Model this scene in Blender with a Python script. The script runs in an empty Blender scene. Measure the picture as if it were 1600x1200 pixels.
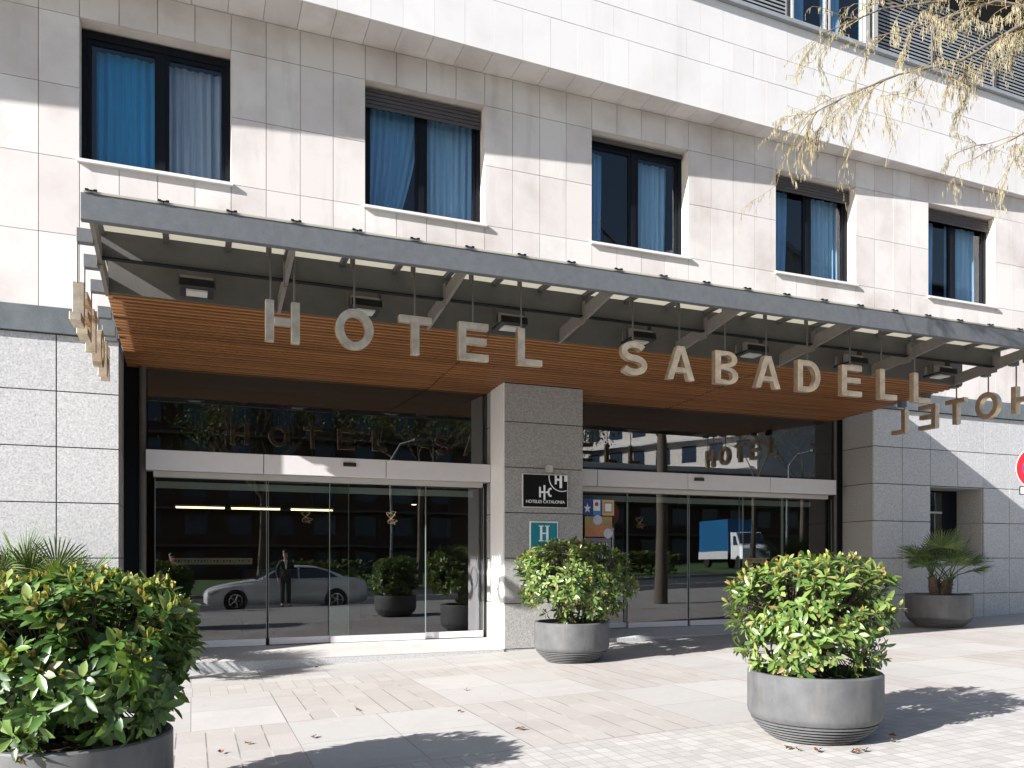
import bpy, bmesh, math, random
from mathutils import Vector, Matrix
R=random.Random(7); PI=math.pi; rad=math.radians
S=bpy.context.scene; COL=S.collection
def g(x): x=max(-45,min(70,x)); return 0.0265*(x-4.64)
# ------------------------------------------------------------ node helper
class N:
    def __init__(s,name):
        s.m=bpy.data.materials.new(name); s.m.use_nodes=True; s.t=s.m.node_tree; s.t.nodes.clear()
        s.out=s.t.nodes.new('ShaderNodeOutputMaterial')
    def n(s,typ,ins=None,**kw):
        n=s.t.nodes.new('ShaderNode'+typ)
        for k,v in kw.items(): setattr(n,k,v)
        for k,v in (ins or {}).items(): s.set(n.inputs[k],v)
        return n
    def set(s,i,v):
        if isinstance(v,bpy.types.NodeSocket): s.t.links.new(v,i)
        elif isinstance(v,(tuple,list)) and i.type=='RGBA' and len(v)==3: i.default_value=(*v,1)
        else: i.default_value=v
    def math(s,op,a,b=0.0,c=None):
        n=s.t.nodes.new('ShaderNodeMath'); n.operation=op
        s.set(n.inputs[0],a); s.set(n.inputs[1],b)
        if c is not None: s.set(n.inputs[2],c)
        return n.outputs[0]
    def mix(s,f,a,b,blend='MIX'):
        n=s.t.nodes.new('ShaderNodeMix'); n.data_type='RGBA'; n.blend_type=blend
        s.set(n.inputs[0],f); s.set(n.inputs[6],a); s.set(n.inputs[7],b); return n.outputs[2]
    def coord(s): return s.n('TexCoord').outputs['Object']
    def mapped(s,scale):
        return s.n('Mapping',{'Vector':s.coord(),'Scale':scale}).outputs[0]
    def noise(s,scale,detail=4,rough=.55,vec=None):
        return s.n('TexNoise',{'Vector':vec or s.coord(),'Scale':scale,'Detail':detail,'Roughness':rough}).outputs[0]
    def ramp(s,f,stops):
        n=s.t.nodes.new('ShaderNodeValToRGB'); s.set(n.inputs[0],f); e=n.color_ramp.elements
        while len(e)<len(stops): e.new(.5)
        for q,(p,c) in zip(e,stops): q.position=p; q.color=(*c,1) if isinstance(c,tuple) else (c,c,c,1)
        return n.outputs[0]
    def island(s): return s.n('NewGeometry').outputs['Random Per Island']
    def bump(s,h,st=.3,d=.01): return s.n('Bump',{'Height':h,'Strength':st,'Distance':d}).outputs[0]
    def bsdf(s,color,rough=.6,metal=0,**kw):
        ins={'Base Color':color,'Roughness':rough,'Metallic':metal}; ins.update(kw)
        p=s.n('BsdfPrincipled',ins); s.t.links.new(p.outputs[0],s.out.inputs[0]); return p
M={}
def simple(name,col,rough=.6,metal=0,var=.12,scale=8,bump=.05,**kw):
    m=N(name); n=m.noise(scale); n2=m.noise(scale*9)
    f=m.math('ADD',m.math('MULTIPLY',n,.7),m.math('MULTIPLY',n2,.3))
    c=m.ramp(f,[(.3,tuple(x*(1-var) for x in col)),(.7,tuple(min(1,x*(1+var)) for x in col))])
    m.bsdf(c,m.math('ADD',m.math('MULTIPLY',n2,.15),rough-.07),metal,Normal=m.bump(n2,bump,.004),**kw)
    M[name]=m.m; return m.m
def stone(name,a,b,stain,speck,rough=.75):
    m=N(name); isl=m.island()
    base=m.mix(isl,a,b)
    n=m.noise(1.1,6,.6); st=m.ramp(n,[(.45,0.0),(.72,1.0)])
    base=m.mix(m.math('MULTIPLY',st,stain),base,(.36,.30,.27))
    sv=m.noise(1.0,5,.65,m.mapped((3.2,1,.42)))
    base=m.mix(m.math('MULTIPLY',m.ramp(sv,[(.55,0.0),(.75,1.0)]),stain*.7),base,(.30,.27,.27))
    if speck:
        v=m.noise(46,3,.75); c=m.ramp(v,[(.34,(.11,.11,.115)),(.44,(.42,.42,.43)),(.56,(.55,.55,.55)),(.68,(.85,.84,.83))] if name=='granite' else [(.34,(.05,.05,.05)),(.46,(.25,.245,.24)),(.58,(.36,.35,.34)),(.7,(.6,.58,.55))])
        base=m.mix(speck,base,c)
    nb=m.noise(40,4)
    m.bsdf(base,rough,Normal=m.bump(nb,.15,.004)); M[name]=m.m
stone('limestone',(.575,.53,.515),(.66,.625,.605),.50,0)
stone('fascia_stone',(.66,.64,.635),(.69,.672,.665),.18,0)
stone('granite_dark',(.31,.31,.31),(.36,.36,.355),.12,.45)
stone('granite',(.38,.385,.395),(.44,.44,.45),.10,.42)
simple('fascia_joint',(.14,.11,.095),.9)
simple('joint',(.06,.055,.05),.9)
simple('reveal_stone',(.58,.53,.49),.8,scale=3)
simple('band_stone',(.115,.13,.138),.45,var=.25,scale=5)
simple('rib_paint',(.17,.155,.14),.6,.0,var=.16,scale=14)
simple('steel_paint',(.105,.112,.122),.6,.0,var=.16,scale=14)
simple('beam_dark',(.082,.079,.075),.6,var=.15,scale=5)
simple('white_panel',(.62,.60,.62),.35,var=.03)
simple('white_paint',(.80,.79,.80),.4,var=.03)
simple('rail_metal',(.50,.47,.44),.4,.3,var=.05)
simple('black_frame',(.005,.006,.009),.5,**{'Specular IOR Level':.15})
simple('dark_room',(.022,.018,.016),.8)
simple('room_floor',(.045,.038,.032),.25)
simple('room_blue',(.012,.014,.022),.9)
simple('shutter_brown',(.055,.045,.042),.5)
simple('shutter_grey',(.27,.28,.30),.5)
simple('letter_side',(.42,.36,.28),.4,.8,var=.2,scale=10)
simple('rod_metal',(.16,.15,.14),.45,.7)
simple('soil',(.035,.02,.014),.95,scale=40,bump=.8)
simple('bark',(.12,.10,.078),.9,scale=12,bump=.8)
simple('dark_bark',(.08,.06,.045),.9,scale=14,bump=.8)
simple('twig',(.20,.145,.06),.8)
simple('asphalt',(.05,.05,.052),.9,scale=30,bump=.4)
simple('tread_stone',(.40,.385,.37),.8,scale=3)
simple('kerb_stone',(.33,.32,.31),.8)
simple('grass_green',(.055,.10,.02),.9,scale=3,var=.35)
simple('black_plastic',(.012,.012,.012),.4)
simple('lamp_body',(.19,.175,.155),.5,var=.15)
simple('chrome',(.6,.6,.6),.2,1)
simple('rubber',(.015,.015,.015),.8)
simple('car_silver',(.80,.82,.83),.25,.15,var=.02)
simple('truck_blue',(.01,.11,.27),.5)
simple('skin',(.55,.33,.24),.5)
simple('hair',(.02,.014,.01),.5)
simple('suit_black',(.012,.012,.016),.7)
simple('shirt_white',(.75,.75,.75),.7)
simple('red_paint',(.62,.015,.02),.35,var=.04)
simple('blue_paint',(.015,.05,.26),.35,var=.04)
simple('teal_paint',(.0,.20,.26),.35,var=.03)
simple('sign_white',(.82,.84,.86),.4,var=.02)
simple('sign_black',(.006,.005,.005),.5,**{'Specular IOR Level':.15})
simple('sign_grey',(.62,.63,.64),.4)
simple('navy_card',(.01,.05,.22),.4); simple('sky_card',(.03,.22,.6),.4); simple('cream_card',(.62,.45,.22),.5,var=.2)
simple('orange_card',(.50,.20,.08),.5,var=.35,scale=6); simple('olive_card',(.33,.26,.10),.5,var=.3); simple('gold_vinyl',(.26,.18,.08),.6)
simple('grey_card',(.16,.16,.18),.5); simple('pale_card',(.55,.56,.64),.5)
simple('brick_far',(.075,.04,.028),.9,scale=1,var=.3)
simple('balcony_far',(.13,.11,.10),.9); simple('white_far',(.72,.68,.63),.9,scale=.5); simple('blue_far',(.06,.09,.17),.8,scale=.5)
simple('far_glass',(.03,.05,.08),.15)
simple('dry_leaf',(.26,.15,.085),.8,var=.3)
def emit(name,c,st):
    m=N(name); e=m.n('Emission',{'Color':c,'Strength':st}); m.t.links.new(e.outputs[0],m.out.inputs[0]); M[name]=m.m
emit('lamp_warm',(1,.62,.28),2.6); emit('lamp_spot',(1,.75,.45),2)
simple('lamp_glass',(.5,.5,.48),.15)
# hanging letters: brushed, blotchy steel
m=N('letter_steel'); n=m.noise(9,5); n2=m.noise(60,3)
m.bsdf(m.ramp(n,[(.3,(.50,.39,.275)),(.7,(.76,.62,.46))]),m.math('ADD',m.math('MULTIPLY',n2,.2),.3),.85,Normal=m.bump(n2,.12,.003)); M['letter_steel']=m.m
# wood battens
m=N('wood'); isl=m.island(); gr=m.noise(3,6,.7,m.mapped((.6,30,30)))
c=m.mix(isl,(.20,.084,.026),(.34,.15,.044)); c=m.mix(m.math('MULTIPLY',gr,.6),c,(.09,.03,.012)); c=m.mix(m.ramp(m.noise(.8,3),[(.4,0.0),(.7,.3)]),c,(.40,.17,.07))
m.bsdf(c,.5,Normal=m.bump(gr,.2,.003)); M['wood']=m.m
simple('wood_back',(.03,.012,.006),.9)
# pot
m=N('pot_grey'); n=m.noise(5,6,.6); n2=m.noise(90,2); st=m.noise(2.2,5,.6,m.mapped((3,3,.6)))
c=m.ramp(n,[(.3,(.062,.064,.067)),(.7,(.098,.101,.105))]); c=m.mix(m.math('MULTIPLY',m.ramp(st,[(.5,0.0),(.7,1.0)]),.45),c,(.145,.142,.138))
m.bsdf(c,.55,Normal=m.bump(n2,.12,.002)); M['pot_grey']=m.m
# glass
def glass(name,tint,ior):
    m=N(name); back=m.n('NewGeometry').outputs['Backfacing']
    tr=m.n('BsdfTransparent',{'Color':tint}).outputs[0]; tw=m.n('BsdfTransparent',{'Color':(1,1,1)}).outputs[0]
    gl=m.n('BsdfGlossy',{'Color':(.95,.97,1),'Roughness':0.0,'Normal':m.bump(m.noise(.9,1),.12,.01)}).outputs[0]
    fr=m.n('Fresnel',{'IOR':ior}).outputs[0]
    a=m.n('MixShader',{0:fr,1:tr,2:gl}).outputs[0]
    b=m.n('MixShader',{0:back,1:a,2:tw}).outputs[0]
    m.t.links.new(b,m.out.inputs[0]); M[name]=m.m
glass('door_glass',(.62,.70,.68),2.15); glass('blue_glass',(.45,.70,.93),1.6); glass('deep_glass',(.20,.64,.92),1.6); glass('grey_glass',(.68,.76,.86),1.6); glass('pale_glass',(.56,.77,.94),1.6); glass('clear_glass',(.75,.85,.85),1.6)
m=N('glass_edge'); m.bsdf((.22,.25,.24),.25); M['glass_edge']=m.m
m=N('frosted_glass'); a=m.n('BsdfTranslucent',{'Color':(.62,.60,.53)}).outputs[0]; b=m.n('BsdfPrincipled',{'Base Color':(.6,.6,.56),'Roughness':.3}).outputs[0]
m.t.links.new(m.n('MixShader',{0:.3,1:a,2:b}).outputs[0],m.out.inputs[0]); M['frosted_glass']=m.m
# curtain
m=N('curtain'); wv=m.noise(3,4,.6,m.mapped((14,1,.5)))
c=m.ramp(wv,[(.3,(.60,.63,.66)),(.7,(.82,.84,.86))])
d=m.n('BsdfDiffuse',{'Color':c}).outputs[0]; t=m.n('BsdfTranslucent',{'Color':c}).outputs[0]
m.t.links.new(m.n('MixShader',{0:.35,1:d,2:t}).outputs[0],m.out.inputs[0]); M['curtain']=m.m
# leaves
def leafmat(name,stops,rough=.38,trans=.22):
    m=N(name); isl=m.island(); c=m.ramp(isl,stops)
    n=m.noise(25,2); c=m.mix(m.math('MULTIPLY',n,.25),c,(.02,.05,.01))
    p=m.n('BsdfPrincipled',{'Base Color':c,'Roughness':rough}).outputs[0]; t=m.n('BsdfTranslucent',{'Color':m.mix(.5,c,(.22,.30,.02))}).outputs[0]
    m.t.links.new(m.n('MixShader',{0:trans,1:p,2:t}).outputs[0],m.out.inputs[0]); M[name]=m.m
leafmat('shrub_leaf',[(0,(.02,.055,.012)),(.35,(.045,.11,.02)),(.7,(.075,.16,.03)),(1,(.12,.21,.035))])
leafmat('shrub_leaf_light',[(0,(.04,.085,.02)),(.3,(.085,.155,.035)),(.65,(.16,.24,.06)),(.9,(.25,.31,.10)),(1,(.24,.14,.06))],.3)
leafmat('young_leaf',[(0,(.20,.27,.05)),(.6,(.30,.31,.07)),(.85,(.36,.24,.08)),(1,(.36,.15,.06))])
leafmat('palm_leaf',[(0,(.03,.06,.015)),(.6,(.07,.115,.03)),(1,(.16,.19,.06))],.5)
leafmat('palm_dead',[(0,(.10,.055,.025)),(1,(.20,.12,.06))],.8,.1)
leafmat('catkin',[(0,(.22,.17,.10)),(.5,(.40,.355,.25)),(1,(.50,.44,.29))],.8,.2)
leafmat('tree_leaf',[(0,(.03,.06,.012)),(.6,(.08,.12,.02)),(1,(.22,.17,.03))],.6)
# louvre
# pavement
m=N('pavement'); co=m.coord(); sp=m.n('SeparateXYZ',{0:co}); X,Y=sp.outputs[0],sp.outputs[1]
def joint(m,v,per,w,off=0.0):   # 1 in joint
    f=m.math('FRACT',m.math('DIVIDE',m.math('SUBTRACT',v,off),per))
    return m.math('LESS_THAN',f,w/per)
u=m.math('FLOOR',m.math('DIVIDE',m.math('SUBTRACT',X,.86),1.75)); w=m.math('FLOOR',m.math('DIVIDE',m.math('SUBTRACT',Y,6.1),2.02))
par=m.math('FLOORED_MODULO',m.math('ADD',u,w),2.0)
inmid=m.math('MULTIPLY',m.math('GREATER_THAN',Y,6.1),m.math('LESS_THAN',Y,10.14))
pink=m.math('MULTIPLY',par,inmid)
front=m.math('LESS_THAN',Y,6.1)
tick=m.math('MULTIPLY',m.math('GREATER_THAN',Y,10.14),m.math('LESS_THAN',Y,10.82))
n1=m.noise(.9,6,.6); n2=m.noise(7,5,.6); n3=m.noise(120,2,.6); n4=m.noise(.9,5,.6,m.mapped((.5,2.5,1)))
def cellrand(px,py,ox=0,oy=0):
    v=m.n('CombineXYZ',{0:m.math('FLOOR',m.math('DIVIDE',m.math('SUBTRACT',X,ox),px)),1:m.math('FLOOR',m.math('DIVIDE',m.math('SUBTRACT',Y,oy),py))})
    return m.n('TexWhiteNoise',{0:v.outputs[0]},noise_dimensions='3D').outputs[0]
grey=m.mix(cellrand(.875,1.01,.86,6.1),(.325,.315,.302),(.375,.362,.348))
pk=m.mix(cellrand(.25,.505,.86,6.1),(.322,.300,.284),(.368,.345,.328))
rib=m.math('MULTIPLY',m.math('LESS_THAN',m.math('FRACT',m.math('DIVIDE',Y,.042)),.28),pink)
pk=m.mix(m.math('MULTIPLY',rib,.42),pk,(.22,.16,.14))
tk=m.mix(cellrand(.2,.34,0,10.14),(.32,.295,.28),(.375,.35,.33))
fr=m.mix(cellrand(.13,.13,0,0.1),(.32,.305,.29),(.40,.385,.368))
jg=m.math('MAXIMUM',joint(m,X,.875,.008,.86),joint(m,Y,1.01,.008,6.1))
jp=m.math('MAXIMUM',joint(m,X,.25,.012,.86),joint(m,Y,2.02,.012,6.1))
jt=m.math('MAXIMUM',joint(m,X,.2,.010),joint(m,Y,.34,.010,10.14))
jf=m.math('MAXIMUM',joint(m,X,.13,.008),joint(m,Y,.13,.008,.1))
lightj=(.42,.40,.38); darkj=(.13,.12,.115)
jn=m.ramp(m.noise(1.7,2),[(.47,darkj),(.62,lightj)])
A=m.mix(m.math('MULTIPLY',jg,.85),grey,darkj); B=m.mix(jp,pk,jn); C=m.mix(m.math('MULTIPLY',jt,.6),tk,darkj); D=m.mix(m.math('MULTIPLY',jf,.8),fr,(.20,.185,.175))
c=m.mix(pink,A,B); c=m.mix(tick,c,C); c=m.mix(front,c,D)
c=m.mix(m.math('MULTIPLY',m.ramp(n1,[(.45,0.0),(.75,1.0)]),.34),c,(.26,.24,.225))
c=m.mix(m.math('MULTIPLY',m.ramp(n2,[(.55,0.0),(.8,1.0)]),.25),c,(.50,.48,.46))
c=m.mix(m.math('MULTIPLY',m.ramp(n4,[(.58,0.0),(.7,1.0)]),.3),c,(.24,.225,.215))
c=m.mix(m.math('MULTIPLY',m.ramp(n3,[(.35,1.0),(.5,0.0)]),.25),c,(.2,.19,.18))
vor=m.n('TexVoronoi',{'Vector':co,'Scale':3.2}).outputs['Distance']
c=m.mix(m.math('MULTIPLY',m.math('LESS_THAN',m.math('ADD',vor,m.math('MULTIPLY',n2,.08)),.085),.5),c,(.13,.12,.115))
h=m.math('SUBTRACT',m.math('MULTIPLY',n3,.3),m.math('ADD',m.math('MULTIPLY',rib,.6),m.math('MULTIPLY',jf,.5)))
m.bsdf(c,.75,Normal=m.bump(h,.25,.006)); M['pavement']=m.m

# ------------------------------------------------------------ mesh helpers
class MB:
    def __init__(s): s.b=bmesh.new()
    def box(s,x0,x1,y0,y1,z0,z1,T=None):
        vs=[s.b.verts.new((x,y,z)) for x in (x0,x1) for y in (y0,y1) for z in (z0,z1)]
        if T:
            for v in vs: v.co=T(v.co)
        for f in ((0,1,3,2),(4,6,7,5),(0,4,5,1),(2,3,7,6),(0,2,6,4),(1,5,7,3)): s.b.faces.new([vs[i] for i in f])
        return s
    def prism(s,poly,axis,a,b):   # poly of 2D, axis of extrusion 'x','y','z'
        def p(q,t):
            return {'x':(t,q[0],q[1]),'y':(q[0],t,q[1]),'z':(q[0],q[1],t)}[axis]
        A=[s.b.verts.new(p(q,a)) for q in poly]; B=[s.b.verts.new(p(q,b)) for q in poly]; n=len(poly)
        s.b.faces.new(A); s.b.faces.new(B[::-1])
        for i in range(n): s.b.faces.new([A[i],B[i],B[(i+1)%n],A[(i+1)%n]])
        return s
    def tube(s,pts,rads,seg=6,cap=True):
        pts=[Vector(p) for p in pts]; rings=[]
        for i,p in enumerate(pts):
            d=(pts[min(i+1,len(pts)-1)]-pts[max(i-1,0)]).normalized()
            a=d.orthogonal().normalized() if i==0 else (pa-d*pa.dot(d)).normalized()
            pa=a; b=d.cross(a); r=rads[i] if hasattr(rads,'__len__') else rads
            rings.append([s.b.verts.new(p+(a*math.cos(t)+b*math.sin(t))*r) for t in (2*PI*k/seg for k in range(seg))])
        for A,B in zip(rings,rings[1:]):
            for k in range(seg): s.b.faces.new([A[k],A[(k+1)%seg],B[(k+1)%seg],B[k]])
        if cap: s.b.faces.new(rings[0][::-1]); s.b.faces.new(rings[-1])
        return s
    def lathe(s,prof,seg=48,c=(0,0,0),axis='z',close=False):
        rings=[]
        for r,z in prof:
            rings.append([s.b.verts.new(({'z':(c[0]+r*math.cos(t),c[1]+r*math.sin(t),c[2]+z),'y':(c[0]+r*math.cos(t),c[1]+z,c[2]+r*math.sin(t)),'x':(c[0]+z,c[1]+r*math.cos(t),c[2]+r*math.sin(t))})[axis]) for t in (2*PI*k/seg for k in range(seg))])
        for A,B in list(zip(rings,rings[1:]))+([(rings[-1],rings[0])] if close else []):
            for k in range(seg): s.b.faces.new([A[k],A[(k+1)%seg],B[(k+1)%seg],B[k]])
        if not close:
            s.b.faces.new(rings[0][::-1]); s.b.faces.new(rings[-1])
        return s
    def quad(s,*p): s.b.faces.new([s.b.verts.new(q) for q in p]); return s
    def build(s,name,mat,parent=None,smooth=False,bevel=0,loc=None,normals=True):
        if normals: bmesh.ops.recalc_face_normals(s.b,faces=s.b.faces)
        me=bpy.data.meshes.new(name); s.b.to_mesh(me); s.b.free()
        for mm in (mat if isinstance(mat,(list,tuple)) else [mat]): me.materials.append(M[mm])
        if smooth: me.polygons.foreach_set('use_smooth',[True]*len(me.polygons))
        o=bpy.data.objects.new(name,me); COL.objects.link(o)
        if parent: o.parent=parent
        if loc: o.location=loc
        if bevel:
            b=o.modifiers.new('bevel','BEVEL'); b.width=bevel; b.segments=2; b.limit_method='ANGLE'
        if smooth and len(me.polygons)<4000:
            e=o.modifiers.new('es','EDGE_SPLIT'); e.split_angle=rad(35)
        return o
def tag(o,label,cat,group=None):
    o['label']=label; o['category']=cat
    if group: o['group']=group
    return o
def thing(name,label,cat,loc=(0,0,0),group=None,rz=0):
    o=bpy.data.objects.new(name,None); COL.objects.link(o); o.location=loc; o.rotation_euler=(0,0,rz); o.empty_display_size=.2
    return tag(o,label,cat,group)
def struct(o): o['kind']='structure'; return o
def dup(root,loc=None,rz=None,label=None):
    r=root.copy(); COL.objects.link(r)
    if loc is not None: r.location=loc
    if rz is not None: r.rotation_euler=(0,0,rz)
    if label: r['label']=label
    for ch in list(root.children):
        c=ch.copy(); COL.objects.link(c); c.parent=r
        for q in list(ch.children):
            d=q.copy(); COL.objects.link(d); d.parent=c
    return r
def text_mesh(s,height,depth,offset=0.0,width=None):
    cu=bpy.data.curves.new('t','FONT'); cu.body=s; cu.size=1; cu.extrude=depth/2; cu.offset=offset
    o=bpy.data.objects.new('t',cu); COL.objects.link(o); bpy.context.view_layer.update()
    me=bpy.data.meshes.new_from_object(o.evaluated_get(bpy.context.evaluated_depsgraph_get()))
    bpy.data.objects.remove(o)
    xs=[v.co.x for v in me.vertices]; ys=[v.co.y for v in me.vertices]
    x0,x1,y0,y1=min(xs),max(xs),min(ys),max(ys); k=height/(y1-y0); kx=k if width is None else width/(x1-x0)
    for v in me.vertices:   # stands in XZ, front toward -Y, centred on x, base at z=0
        x,y,z=v.co; v.co=((x-(x0+x1)/2)*kx,-z,(y-y0)*k)
    return me
def text_obj(name,s,height,depth,mat,parent,loc,offset=0.0,width=None,rz=0):
    me=text_mesh(s,height,depth,offset,width); me.materials.append(M[mat])
    o=bpy.data.objects.new(name,me); COL.objects.link(o); o.parent=parent; o.location=loc; o.rotation_euler=(0,0,rz); return o

# ------------------------------------------------------------ hotel
WY=12.1
hotel=thing('hotel_building','pale stone hotel with granite ground floor and glass entrance','hotel',(0,WY,0))
hotel_inv=Vector((0,WY,0))
def HB(mb,name,mat,parent=None,**k):
    o=mb.build(name,mat,parent or hotel,**k)
    o.location=Vector(o.location)-hotel_inv if parent is None else o.location
    return o
def panels(xs,zs,y0,th,gap,holes=(),T=None):
    mb=MB()
    for a,b in zip(xs,xs[1:]):
        for c,d in zip(zs,zs[1:]):
            cx,cz=(a+b)/2,(c+d)/2
            if any(h[0]<cx<h[1] and h[2]<cz<h[3] for h in holes): continue
            dy=R.uniform(-.0012,.0012)
            mb.box(a+gap,b-gap,y0+dy,y0+th,c+gap,d-gap,T)
    return mb
def frange(a,b,st):
    o=[]; n=0
    while a+n*st<b+1e-6: o.append(a+n*st); n+=1
    return o
ZR=[4.79,5.78,6.79,7.745,8.69,9.2]
wins=[(2.42+3.81*k,2.42+3.81*k+1.905) for k in range(-2,5)]
xs=frange(2.42-.47625*24,24,.47625)
holes=[(a,b,6.79,8.69) for a,b in wins]
HB(panels(xs,ZR,WY,.028,.004,holes),'upper_wall','limestone')
# backing wall around window openings
mb=MB(); Z0,Z1=4.46,16.0
mb.box(-10,24.2,WY+.03,WY+.35,Z0,6.79); mb.box(-10,24.2,WY+.03,WY+.35,8.69,9.6)
e=[-10]+[v for w_ in wins for v in w_]+[24.2]
for a,b in zip(e[::2],e[1::2]): mb.box(a,b,WY+.03,WY+.35,6.79,8.69)
HB(mb,'wall_core','reveal_stone')
# dark stone band
mb=MB(); mb.box(-10,-.905,WY-.05,WY+.02,4.45,4.79).box(-.905,12.38,WY-.02,WY+.02,4.46,4.79); mb.box(12.38,24,WY-.05,WY+.02,4.45,4.79)
HB(mb,'string_course','band_stone',bevel=.004)
# granite
GZ=[1.5+.733*k for k in range(-3,5)]; GZ[-1]=4.445
gl=[-.916-.745*k for k in range(12,-1,-1)]
HB(panels(gl,GZ,WY,.03,.0075),'left_granite_wall','granite')
mb=MB(); mb.box(-10,-.93,WY+.032,WY+1.2,-1,4.5); HB(mb,'granite_core','joint')
gr=[12.39+.757*k for k in range(13)]
gh=[(gr[2],gr[4],1.5,2.966),(gr[5]+.4,gr[9],-1,2.70)]
HB(panels(gr,GZ,WY,.03,.0075,gh),'right_granite_wall','granite')
mb=MB()
mb.box(12.415,gr[2]-.002,WY+.032,WY+1.2,-1,4.5).box(gr[4]+.002,gr[5],WY+.032,WY+1.2,-1,4.5).box(gr[9],22,WY+.032,WY+1.2,-1,4.5)
mb.box(gr[2]-.002,gr[4]+.002,WY+.032,WY+1.2,-1,1.49).box(gr[2]-.002,gr[4]+.002,WY+.032,WY+1.2,2.97,4.5).box(gr[5],gr[9],WY+.032,WY+1.2,2.97,4.5)
HB(mb,'granite_backing','joint')
# returns beside the glass (their rows line up)
def ret(x0,x1):
    mb=MB()
    for c,d in zip(GZ,GZ[1:]): mb.box(x0,x1,WY+.034,WY+.9,c+.0075,d-.0075)
    return mb
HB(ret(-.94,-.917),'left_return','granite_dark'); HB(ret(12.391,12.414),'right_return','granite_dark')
# small side window in the right granite
mb=MB(); a,b=gr[2],gr[4]
for c,d in ((1.5,2.233),(2.233,2.966)): mb.box(b-.03,b-.004,WY+.032,WY+.62,c+.004,d-.004)
mb.box(a+.002,b-.035,WY+.032,WY+.62,2.94,2.962)
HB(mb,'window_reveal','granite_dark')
sw=HB(MB().box(a+.05,b-.04,WY+.62,WY+.66,1.5,2.96),'side_window','black_frame')
MB().box(a+.1,b-.5,WY+.60,WY+.612,1.55,2.9).build('pane','door_glass',sw,loc=(0,0,0))
MB().box(a+.1,b-.5,WY+.59,WY+.60,2.45,2.49).build('glazing_bar','rail_metal',sw)
# garage-like dark opening to the far right
HB(MB().box(gr[5]+.02,gr[9],WY+.5,WY+.54,-.5,2.97),'dark_gate','shutter_brown')
HB(MB().box(gr[5]-.0,gr[5]+.02,WY+.03,WY+.52,-.5,2.97),'gate_reveal','reveal_stone')
HB(MB().box(gr[5]+.004,gr[9],WY,WY+.03,2.70,2.96),'gate_lintel','granite')
# pillar
mb=MB()
for c,d in zip(GZ,GZ[1:]):
    mb.box(4.665,6.06,WY,WY+.85,c+.0075,min(d,4.32)-.0075)
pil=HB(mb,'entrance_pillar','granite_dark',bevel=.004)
MB().box(4.69,6.04,WY+.01,WY+.84,-.6,4.31).build('core','joint',pil)
MB().box(4.642,4.663,WY+.005,WY+.6,.02,4.32).build('side_panel','white_paint',pil)
MB().lathe([(.17,-.004),(.19,-.004),(.19,.004),(.17,.004)],40,(4.632,WY+.34,1.16),'x',close=True).build('ring_emblem','sign_grey',pil)
# header beam over the doors
def header(x0,x1,joints):
    o=None; mb=MB(); e=[x0]+joints+[x1]
    for a,b in zip(e,e[1:]): mb.box(a+.005,b-.005,12.68,12.96,2.77,3.06)
    o=HB(mb,'door_header','white_panel',bevel=.004)
    MB().box(x0+.02,x1-.02,12.70,12.95,2.79,3.04).build('core','joint',o)
    MB().box(x0+.1,x1-.1,12.80,12.93,2.685,2.765).build('rail','rail_metal',o)
    MB().box(x0+.1,x1-.1,13.3,13.38,2.56,2.66).build('inner_rail','rail_metal',o)
    return o
h1=header(-.62,4.64,[1.005,2.87]); h2=header(6.07,12.02,[6.64,8.515,10.39])
for h,x in ((h1,2.29),(h2,8.75)):
    s_=MB().box(x-.10,x+.10,12.64,12.68,2.93,2.99).build('door_sensor','black_plastic',h,bevel=.006)
# transoms
def pane(x0,x1,z0,z1,y,parent=None,edges=True,name='glass_pane',mat='door_glass'):
    o=MB().box(x0,x1,y,y+.012,z0,z1).build(name,mat,parent or hotel)
    if not parent: o.location=Vector((0,-WY,0))
    if edges:
        MB().box(x1-.002,x1+.006,y-.004,y+.018,z0,z1).build('edge','glass_edge',o)
        MB().box(x0-.006,x0+.002,y-.005,y+.017,z0,z1).build('edge','glass_edge',o)
    return o
pane(-.6,2.05,3.06,4.33,12.9,edges=False,name='transom_pane'); pane(2.056,4.64,3.06,4.33,12.9,edges=False,name='transom_pane')
pane(6.07,9.1,3.06,4.33,12.9,edges=False,name='transom_pane'); pane(9.106,12.2,3.06,4.33,12.9,edges=False,name='transom_pane')
for x0,x1,y in ((-.5,1.06,12.91),(1.1,2.33,12.99),(2.02,3.58,12.91),(3.6,4.62,12.99)):
    p=pane(x0,x1,.27,2.70,y,name='door_leaf'); MB().box(x0+.01,x1-.01,y-.02,y+.03,.165,.268).build('bottom_rail','white_panel',p)
for x0,x1,y in ((6.09,7.40,12.99),(7.38,8.66,12.91),(8.70,9.92,12.91),(9.90,10.91,12.99),(10.95,12.18,12.99)):
    p=pane(x0,x1,.33,2.70,y,name='door_leaf'); MB().box(x0+.01,x1-.01,y-.02,y+.03,.23,.328).build('bottom_rail','white_panel',p)
HB(MB().box(-.912,-.66,12.93,12.99,.0,4.33),'side_jamb','black_frame'); HB(MB().tube([(-.665,12.88,.1),(-.665,12.88,4.33)],.05,16),'jamb_tube','beam_dark',smooth=True)
HB(MB().box(12.2,12.388,12.9,12.96,.0,4.33),'side_jamb','black_frame'); HB(MB().tube([(12.17,12.87,.2),(12.17,12.87,4.33)],.035,16),'jamb_tube','beam_dark',smooth=True)
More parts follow.
